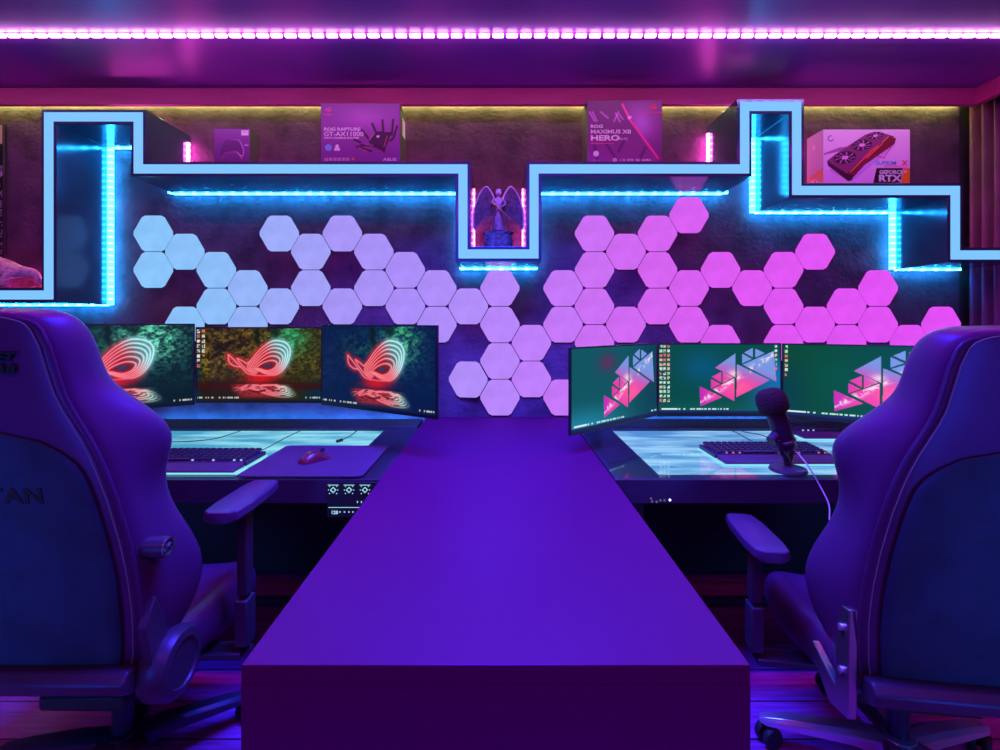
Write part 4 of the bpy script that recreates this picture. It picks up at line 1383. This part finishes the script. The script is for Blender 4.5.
t, w_, h_, yf = make_carton(214, 250, 129, 162.6, 0.09, 'small purple carton printed with a gamepad outline', M['carton_dark'], art_controller, nx=70)
t, w_, h_, yf = make_carton(321, 400, 103.5, 162.6, 0.155, 'purple carton picturing a many-antenna router, on the long shelf stretch', M['carton_dark'], art_router)


def ct_text(t, w_, h_, yf, s, u, v, size, mat, sx=1.0, bold=0.0, al='LEFT', shear=0.0, sp=1.0):
    return text(s, size, ((u - 0.5) * w_, yf, (1 - v) * h_), FACE, mat, t, 'lettering', al, sx, shear, bold, 0.0005, sp)


def eye_emblem(t, w_, h_, yf, u, v, s, mat, flip=1):
    mb = MB()
    cx_, cz = (u - 0.5) * w_, (1 - v) * h_
    for pts in ([(-1.0, 0.25), (-0.6, -0.15), (0.1, -0.45), (0.7, -0.35), (1.0, 0.15), (1.05, 0.75), (0.85, 0.25), (0.55, -0.05), (0.1, -0.15), (-0.45, 0.1)],
                [(-0.55, 0.28), (0.0, 0.55), (0.6, 0.75), (1.0, 0.8), (0.5, 0.5), (0.0, 0.3), (-0.3, 0.1)],
                [(0.0, 0.05), (0.35, 0.22), (0.7, 0.18), (0.55, 0.0), (0.25, -0.05)]):
        mb.prism([(cx_ + flip * a * s, cz + b * s) for a, b in pts], yf, yf + 0.0007)
    return mb.build('emblem', mat, t, smooth=False)


def dot(t, w_, h_, yf, u, v, r, mat, name='badge'):
    mb = MB(); mb.lathe([(0.0001, 0), (r, 0), (r, 0.0008), (0.0001, 0.0008)], 18, mtx=Matrix.Translation(((u - 0.5) * w_, yf, (1 - v) * h_)) @ Matrix.Rotation(PI / 2, 4, 'X'))
    return mb.build(name, mat, t)


a = (t, w_, h_, yf)
eye_emblem(*a, 0.085, 0.11, 0.019, M['pinkp'])
ct_text(*a, 'ROG', 0.085, 0.20, 0.012, M['pinkp'], 1.4, 0.0004, 'CENTER')
ct_text(*a, 'ROG RAPTURE', 0.035, 0.455, 0.0215, M['white'], 1.25, 0.0004)
ct_text(*a, 'GT-AX11000', 0.035, 0.545, 0.030, M['white'], 1.17, 0.0002)
ct_text(*a, 'WI-FI 6 GAMING ROUTER', 0.035, 0.59, 0.012, M['white'], 1.25, 0.0002)
dot(*a, 0.095, 0.735, 0.0165, M['bluep'])
dot(*a, 0.205, 0.715, 0.009, M['white']); dot(*a, 0.188, 0.765, 0.008, M['white']); dot(*a, 0.222, 0.765, 0.008, M['white'])
mb = MB()
for k in range(6):
    u0 = 0.045 + k * 0.055
    mb.box((u0 - 0.5) * w_, (u0 + 0.042 - 0.5) * w_, yf, yf + 0.0006, (1 - 0.955) * h_, (1 - 0.905) * h_)
mb.build('feature_icons', mat_pbr('dim_print', (0.5, 0.35, 0.55), 0.5, noise=0.5, scale=300), t, smooth=False)
dot(*a, 0.405, 0.925, 0.006, M['amberp'])
ct_text(*a, 'ASUS', 0.955, 0.955, 0.019, M['white'], 1.5, 0.0003, 'RIGHT')
# side panel marks of the router carton
mb = MB(); mb.box(w_ / 2 + 0.0002, w_ / 2 + 0.0012, -0.02, 0.05, h_ * 0.55, h_ * 0.85)
mb.build('side_print', M['white'], t, smooth=False)

t, w_, h_, yf = make_carton(587, 662, 100.5, 162.6, 0.14, 'purple carton with a diagonal magenta streak, beside the taller shelf tower', M['carton_dark'], art_board)
a = (t, w_, h_, yf)
eye_emblem(*a, 0.88, 0.11, 0.021, M['redp'])
ct_text(*a, 'REPUBLIC OF GAMERS', 0.88, 0.20, 0.0085, M['redp'], 1.1, 0.0002, 'CENTER')
ct_text(*a, 'ROG', 0.045, 0.435, 0.021, M['white'], 1.35, 0.0004)
ct_text(*a, 'MAXIMUS XII', 0.045, 0.525, 0.0265, M['white'], 1.28, 0.0006)
ct_text(*a, 'HERO', 0.045, 0.635, 0.036, M['white'], 1.50, 0.0012)
ct_text(*a, '(WI-FI)', 0.385, 0.63, 0.016, M['white'], 1.2, 0.0)
mb = MB(); mb.box((0.045 - 0.5) * w_, (0.36 - 0.5) * w_, yf, yf + 0.0006, (1 - 0.688) * h_, (1 - 0.676) * h_)
mb.build('underline', M['pinkp'], t, smooth=False)
dot(*a, 0.12, 0.845, 0.014, M['white'])
dot(*a, 0.37, 0.945, 0.011, mat_pbr('lilac_print', (0.6, 0.45, 0.7), 0.5))
ct_text(*a, 'i  X  RTX  SLI  AURA', 0.44, 0.96, 0.013, M['white'], 1.3, 0.0004)
ct_text(*a, 'ASUS', 0.06, 0.965, 0.012, mat_pbr('faint_print', (0.35, 0.2, 0.4), 0.5), 1.5)

t, w_, h_, yf = make_carton(823, 910, 129.5, 183.6, 0.125, 'white carton picturing a three-fan graphics card with an amber corner', M['carton_white'], art_card, nx=170)
a = (t, w_, h_, yf)
ct_text(*a, 'SUPRIM', 0.60, 0.645, 0.027, M['cyanp'], 1.15, 0.0004)
ct_text(*a, 'X', 0.905, 0.655, 0.034, M['redp'], 1.1, 0.001)
ct_text(*a, 'GEFORCE', 0.645, 0.81, 0.0255, M['white'], 1.05, 0.0009)
ct_text(*a, 'RTX', 0.635, 0.945, 0.044, M['white'], 1.3, 0.0018)
dot(*a, 0.945, 0.77, 0.006, M['white'])
# side panel
sp_ = MB(); sp_.prism([(0.0, 0.0), (-0.0, 0.09), (-0.0, 0.09)], 0, 0.001, 'x') if False else None
mb = MB(); X_ = -w_ / 2 - 0.0003
mb.prism([(-0.062, 0.002), (0.062, 0.002), (0.062, 0.055), (-0.062, 0.082)], X_ - 0.0008, X_, 'x')
mb.build('side_print', M['amberp'], t, smooth=False)
text('RTX', 0.042, (X_ - 0.0012, 0.055, 0.012), (PI / 2, 0, -PI / 2), M['white'], t, 'lettering', sx=1.15, bold=0.0012, ext=0.0005)
mb = MB()
mb.box(X_ - 0.0008, X_, -0.005, 0.012, 0.19, 0.215)
mb.build('side_emblem', M['white'], t)


# ------------------------------------------------------------------ winged statue
ZS = wz(247, YF)
an = thing('angel_statue', 'dark winged angel figurine holding a sword in the shelf niche', 'statue', (wx(498.5, 2.47), 2.47, ZS + 0.001))
mb = MB(); rings = []
rng = random.Random(5)
for z, w_ in ((0, .072), (0.02, .068), (0.045, .072), (0.07, .066), (0.088, .07), (0.094, .05)):
    rings.append([(w_ * math.cos(q) * (0.9 + 0.25 * rng.random()), 0.55 * w_ * math.sin(q) * (0.9 + 0.2 * rng.random()), z) for q in [2 * PI * k / 14 for k in range(14)]])
mb.loft(rings)
mb.build('rock_pedestal', M['stone'], an)


def skin(name, verts, edges, radii, mat, parent, sub=2):
    me = bpy.data.meshes.new(name)
    me.from_pydata(verts, edges, [])
    o = bpy.data.objects.new(name, me)
    COL.objects.link(o); o.parent = parent
    s = o.modifiers.new('skin', 'SKIN')
    for i, r in enumerate(radii):
        me.skin_vertices[0].data[i].radius = r if isinstance(r, tuple) else (r, r)
    me.skin_vertices[0].data[0].use_root = True
    s.use_smooth_shade = True
    u = o.modifiers.new('sub', 'SUBSURF'); u.levels = sub; u.render_levels = sub
    me.materials.append(mat)
    return o


def skin_init(me):
    if not me.skin_vertices:
        bm = bmesh.new(); bm.from_mesh(me); bm.verts.layers.skin.verify(); bm.to_mesh(me); bm.free()


def skin(name, verts, edges, radii, mat, parent, sub=2):
    me = bpy.data.meshes.new(name)
    me.from_pydata(verts, edges, [])
    skin_init(me)
    o = bpy.data.objects.new(name, me)
    COL.objects.link(o); o.parent = parent
    for i, r in enumerate(radii):
        me.skin_vertices[0].data[i].radius = r if isinstance(r, tuple) else (r, r)
        me.skin_vertices[0].data[i].use_root = (i == 0)
    s = o.modifiers.new('skin', 'SKIN'); s.use_smooth_shade = True
    u = o.modifiers.new('sub', 'SUBSURF'); u.levels = sub; u.render_levels = sub
    me.materials.append(mat)
    return o


V_ = [(0, 0, 0.185), (0, 0, 0.215), (0, 0, 0.245), (0, 0, 0.262), (0, -0.004, 0.283), (0, -0.004, 0.296),
      (-0.024, 0, 0.250), (-0.034, -0.012, 0.232), (-0.018, -0.028, 0.216), (0.024, 0, 0.250), (0.036, -0.010, 0.226), (0.012, -0.028, 0.206),
      (-0.010, 0, 0.15), (-0.012, -0.004, 0.10), (0.011, 0, 0.15), (0.014, -0.006, 0.10)]
E_ = [(0, 1), (1, 2), (2, 3), (3, 4), (4, 5), (2, 6), (6, 7), (7, 8), (2, 9), (9, 10), (10, 11), (0, 12), (12, 13), (0, 14), (14, 15)]
R_ = [.016, .015, .020, .007, .011, .009, .009, .0065, .006, .009, .0065, .006, .011, .007, .011, .007]
skin('figure', V_, E_, R_, M['resin'] if False else mat_pbr('figurine_skin', (0.36, 0.16, 0.18), 0.4, noise=0.3, scale=60), an)
mb = MB(); mb.lathe([(0.040, 0.092), (0.034, 0.13), (0.022, 0.175), (0.017, 0.20), (0.0001, 0.205)], 14)
rb = mb.build('robe', M['bronze'], an)
mb = MB(); mb.lathe([(0.0135, -0.012), (0.0150, 0.0), (0.012, 0.012), (0.0001, 0.017)], 14, centre=(0, 0.001, 0.291))
mb.build('hood', M['resin'], an)
outl = [(.012, .236), (.026, .262), (.033, .292), (.045, .318), (.060, .324), (.075, .308), (.093, .282), (.107, .248), (.116, .205), (.120, .160), (.119, .120), (.113, .098), (.111, .128), (.104, .108), (.101, .136), (.094, .122), (.090, .148),
        (.081, .138), (.077, .160), (.066, .148), (.060, .168), (.048, .152), (.040, .175), (.028, .165), (.018, .195)]
outl = [(x_ * 1.08, z_) for x_, z_ in outl]
for s in (-1, 1):
    mb = MB()
    A = [mb.bm.verts.new((s * x_, 0.008 + 0.25 * x_ + 0.0, z)) for x_, z in outl]
    B = [mb.bm.verts.new((s * x_, 0.016 + 0.25 * x_, z)) for x_, z in outl]
    mb.bm.faces.new(A); mb.bm.faces.new(B[::-1])
    for i in range(len(A)): mb.bm.faces.new([A[i], B[i], B[(i + 1) % len(A)], A[(i + 1) % len(A)]])
    # feather ridges
    for k in range(9):
        x_ = 0.028 + k * 0.0105
        z1 = 0.30 - 0.010 * abs(k - 2) - (0.003 * k if k > 4 else 0); z0 = 0.165 - 0.006 * k
        mb.tube([(s * (x_ * 0.9), 0.006 + 0.225 * x_, z1 - 0.03), (s * x_, 0.006 + 0.25 * x_, z0)], [0.004, 0.0022], 6)
    wg = mb.build('wing', M['bronze'], an)
    mb = MB(); mb.tube(smooth_path([(s * x_, 0.008 + 0.25 * x_, z) for x_, z in outl[:11:2]], 5), [0.0045] * 26, 8)
    mb.build('wing_edge', M['resin'], wg)['label'] = 'pale leading edge'
MB().tube([(-0.034, -0.036, 0.236), (0.058, -0.03, 0.150)], [0.0035, 0.0018], 8).build('sword', M['gold'], an)

# ------------------------------------------------------------------ resting beast figurine on the low shelf stretch
ZL = wz(286.5, YF)
Yb = 2.46
bx_ = wx(6, Yb)
be = thing('beast_figurine', 'pale pink scaly beast figurine crouching on the low end of the shelf', 'figurine', (bx_, Yb, ZL + 0.001))
sc = Yb / FPX


def bq(px, py, y=0.0): return ((px - 6) * sc, y, (286.5 - py) * sc * 0.97)


V_ = [bq(0, 265), bq(-20, 258), bq(-40, 258), bq(-55, 250), bq(-62, 238), bq(-74, 240), bq(13, 268), bq(25, 270.5), bq(34, 271), bq(38.5, 277), bq(37.5, 283.6),
      bq(11, 276, -0.03), bq(10, 284, -0.035), bq(-48, 272, -0.03), bq(-52, 284, -0.035), bq(-30, 272, 0.03), bq(-33, 284, 0.03), bq(2, 284, -0.05)]
E_ = [(0, 1), (1, 2), (2, 3), (3, 4), (4, 5), (0, 6), (6, 7), (7, 8), (8, 9), (9, 10), (6, 11), (11, 12), (2, 13), (13, 14), (1, 15), (15, 16), (12, 17)]
R_ = [.048, .055, .05, .035, .035, .018, .032, .027, .027, .016, .012, .022, .015, .022, .012, .024, .012, .010]
skin('body', V_, E_, R_, M['resin'], be, 2)
mb = MB(); mb.loft([[bq(14, 286, -0.02), bq(40, 286, -0.02), bq(40, 286, 0.03), bq(14, 286, 0.03)], [bq(18, 279, -0.01), bq(30, 278, -0.01), bq(30, 278, 0.02), bq(18, 279, 0.02)]])
mb.build('rocky_ground', M['resin_red'], be)
mb = MB()
for k in range(9):
    p = bq(-44 + k * 6, 249 + k * 1.6); mb.lathe([(0.008, 0), (0.005, 0.008), (0.0001, 0.016)], 6, centre=p)
mb.build('spines', M['resin'], be)

# framed dark poster at the left end of the wall
po = thing('framed_poster', 'dark speckled poster on the back wall at the far end of the low shelf', 'poster', (wx(3.6, 2.7) - 0.22, DW - 0.001, 1.92))
MB().box(-0.22, 0.22, -0.018, 0, -0.42, 0.45).build('frame', M['rim'], po, bevel=0.002)


def art_poster(U, V):
    bg = one(U, (10, 6, 20))
    s = vnoise(U, V, 60, 110, 77, 2) > 0.66
    bg[s & (V > 0.25)] = C(200, 180, 220)
    bg[V < 0.12] = C(215, 215, 160)  # yellow light on the poster's top, painted into the print
    return bg


painted('poster_print', 0.425, 0.855, 60, 120, art_poster, M['art'], po, loc=(0, -0.0187, 0.015))


# ------------------------------------------------------------------ lights of the room, with added fills
def area(name, loc, rot, sx, sy, col, energy):
    l = bpy.data.lights.new(name, 'AREA'); l.shape = 'RECTANGLE'; l.size = sx; l.size_y = sy
    l.color = col; l.energy = energy
    o = bpy.data.objects.new(name, l); COL.objects.link(o)
    o.location = loc; o.rotation_euler = rot
    return o


l_ = area('blue_ceiling_lamp', (0, 1.62, ZC - 0.03), (math.radians(14), 0, 0), 0.8, 0.3, (0.02, 0.08, 1.0), 50)
l_.data.spread = math.radians(100)
l_ = area('blue_ceiling_lamp', (0, 1.1, ZC - 0.03), (0, 0, 0), 1.0, 0.4, (0.02, 0.06, 1.0), 48)
l_.data.spread = math.radians(130)
area('magenta_overhead_light', (0, 1.30, ZC - 0.02), (0, 0, 0), 4.8, 0.06, (1.0, 0.01, 0.55), 21)  # unseen source added to bring magenta to the floor and seats
area('magenta_overhead_light', (0, -0.5, ZC - 0.04), (math.radians(30), 0, 0), 4.6, 0.15, (1.0, 0.10, 0.66), 17)
for s_ in (-1, 1):
    l_ = area('blue_chair_fill', (s_ * 1.45, -0.7, 0.6), (math.radians(97), 0, math.radians(-s_ * 2)), 0.5, 0.7, (0.0, 0.16, 1.0), 4.5)  # unseen low fills added to bring blue to the chair backs
    l_.data.spread = math.radians(60)
w = bpy.data.worlds.new('world'); scene.world = w
w.use_nodes = True
w.node_tree.nodes['Background'].inputs[0].default_value = (0.02, 0.01, 0.06, 1)
w.node_tree.nodes['Background'].inputs[1].default_value = 0.1
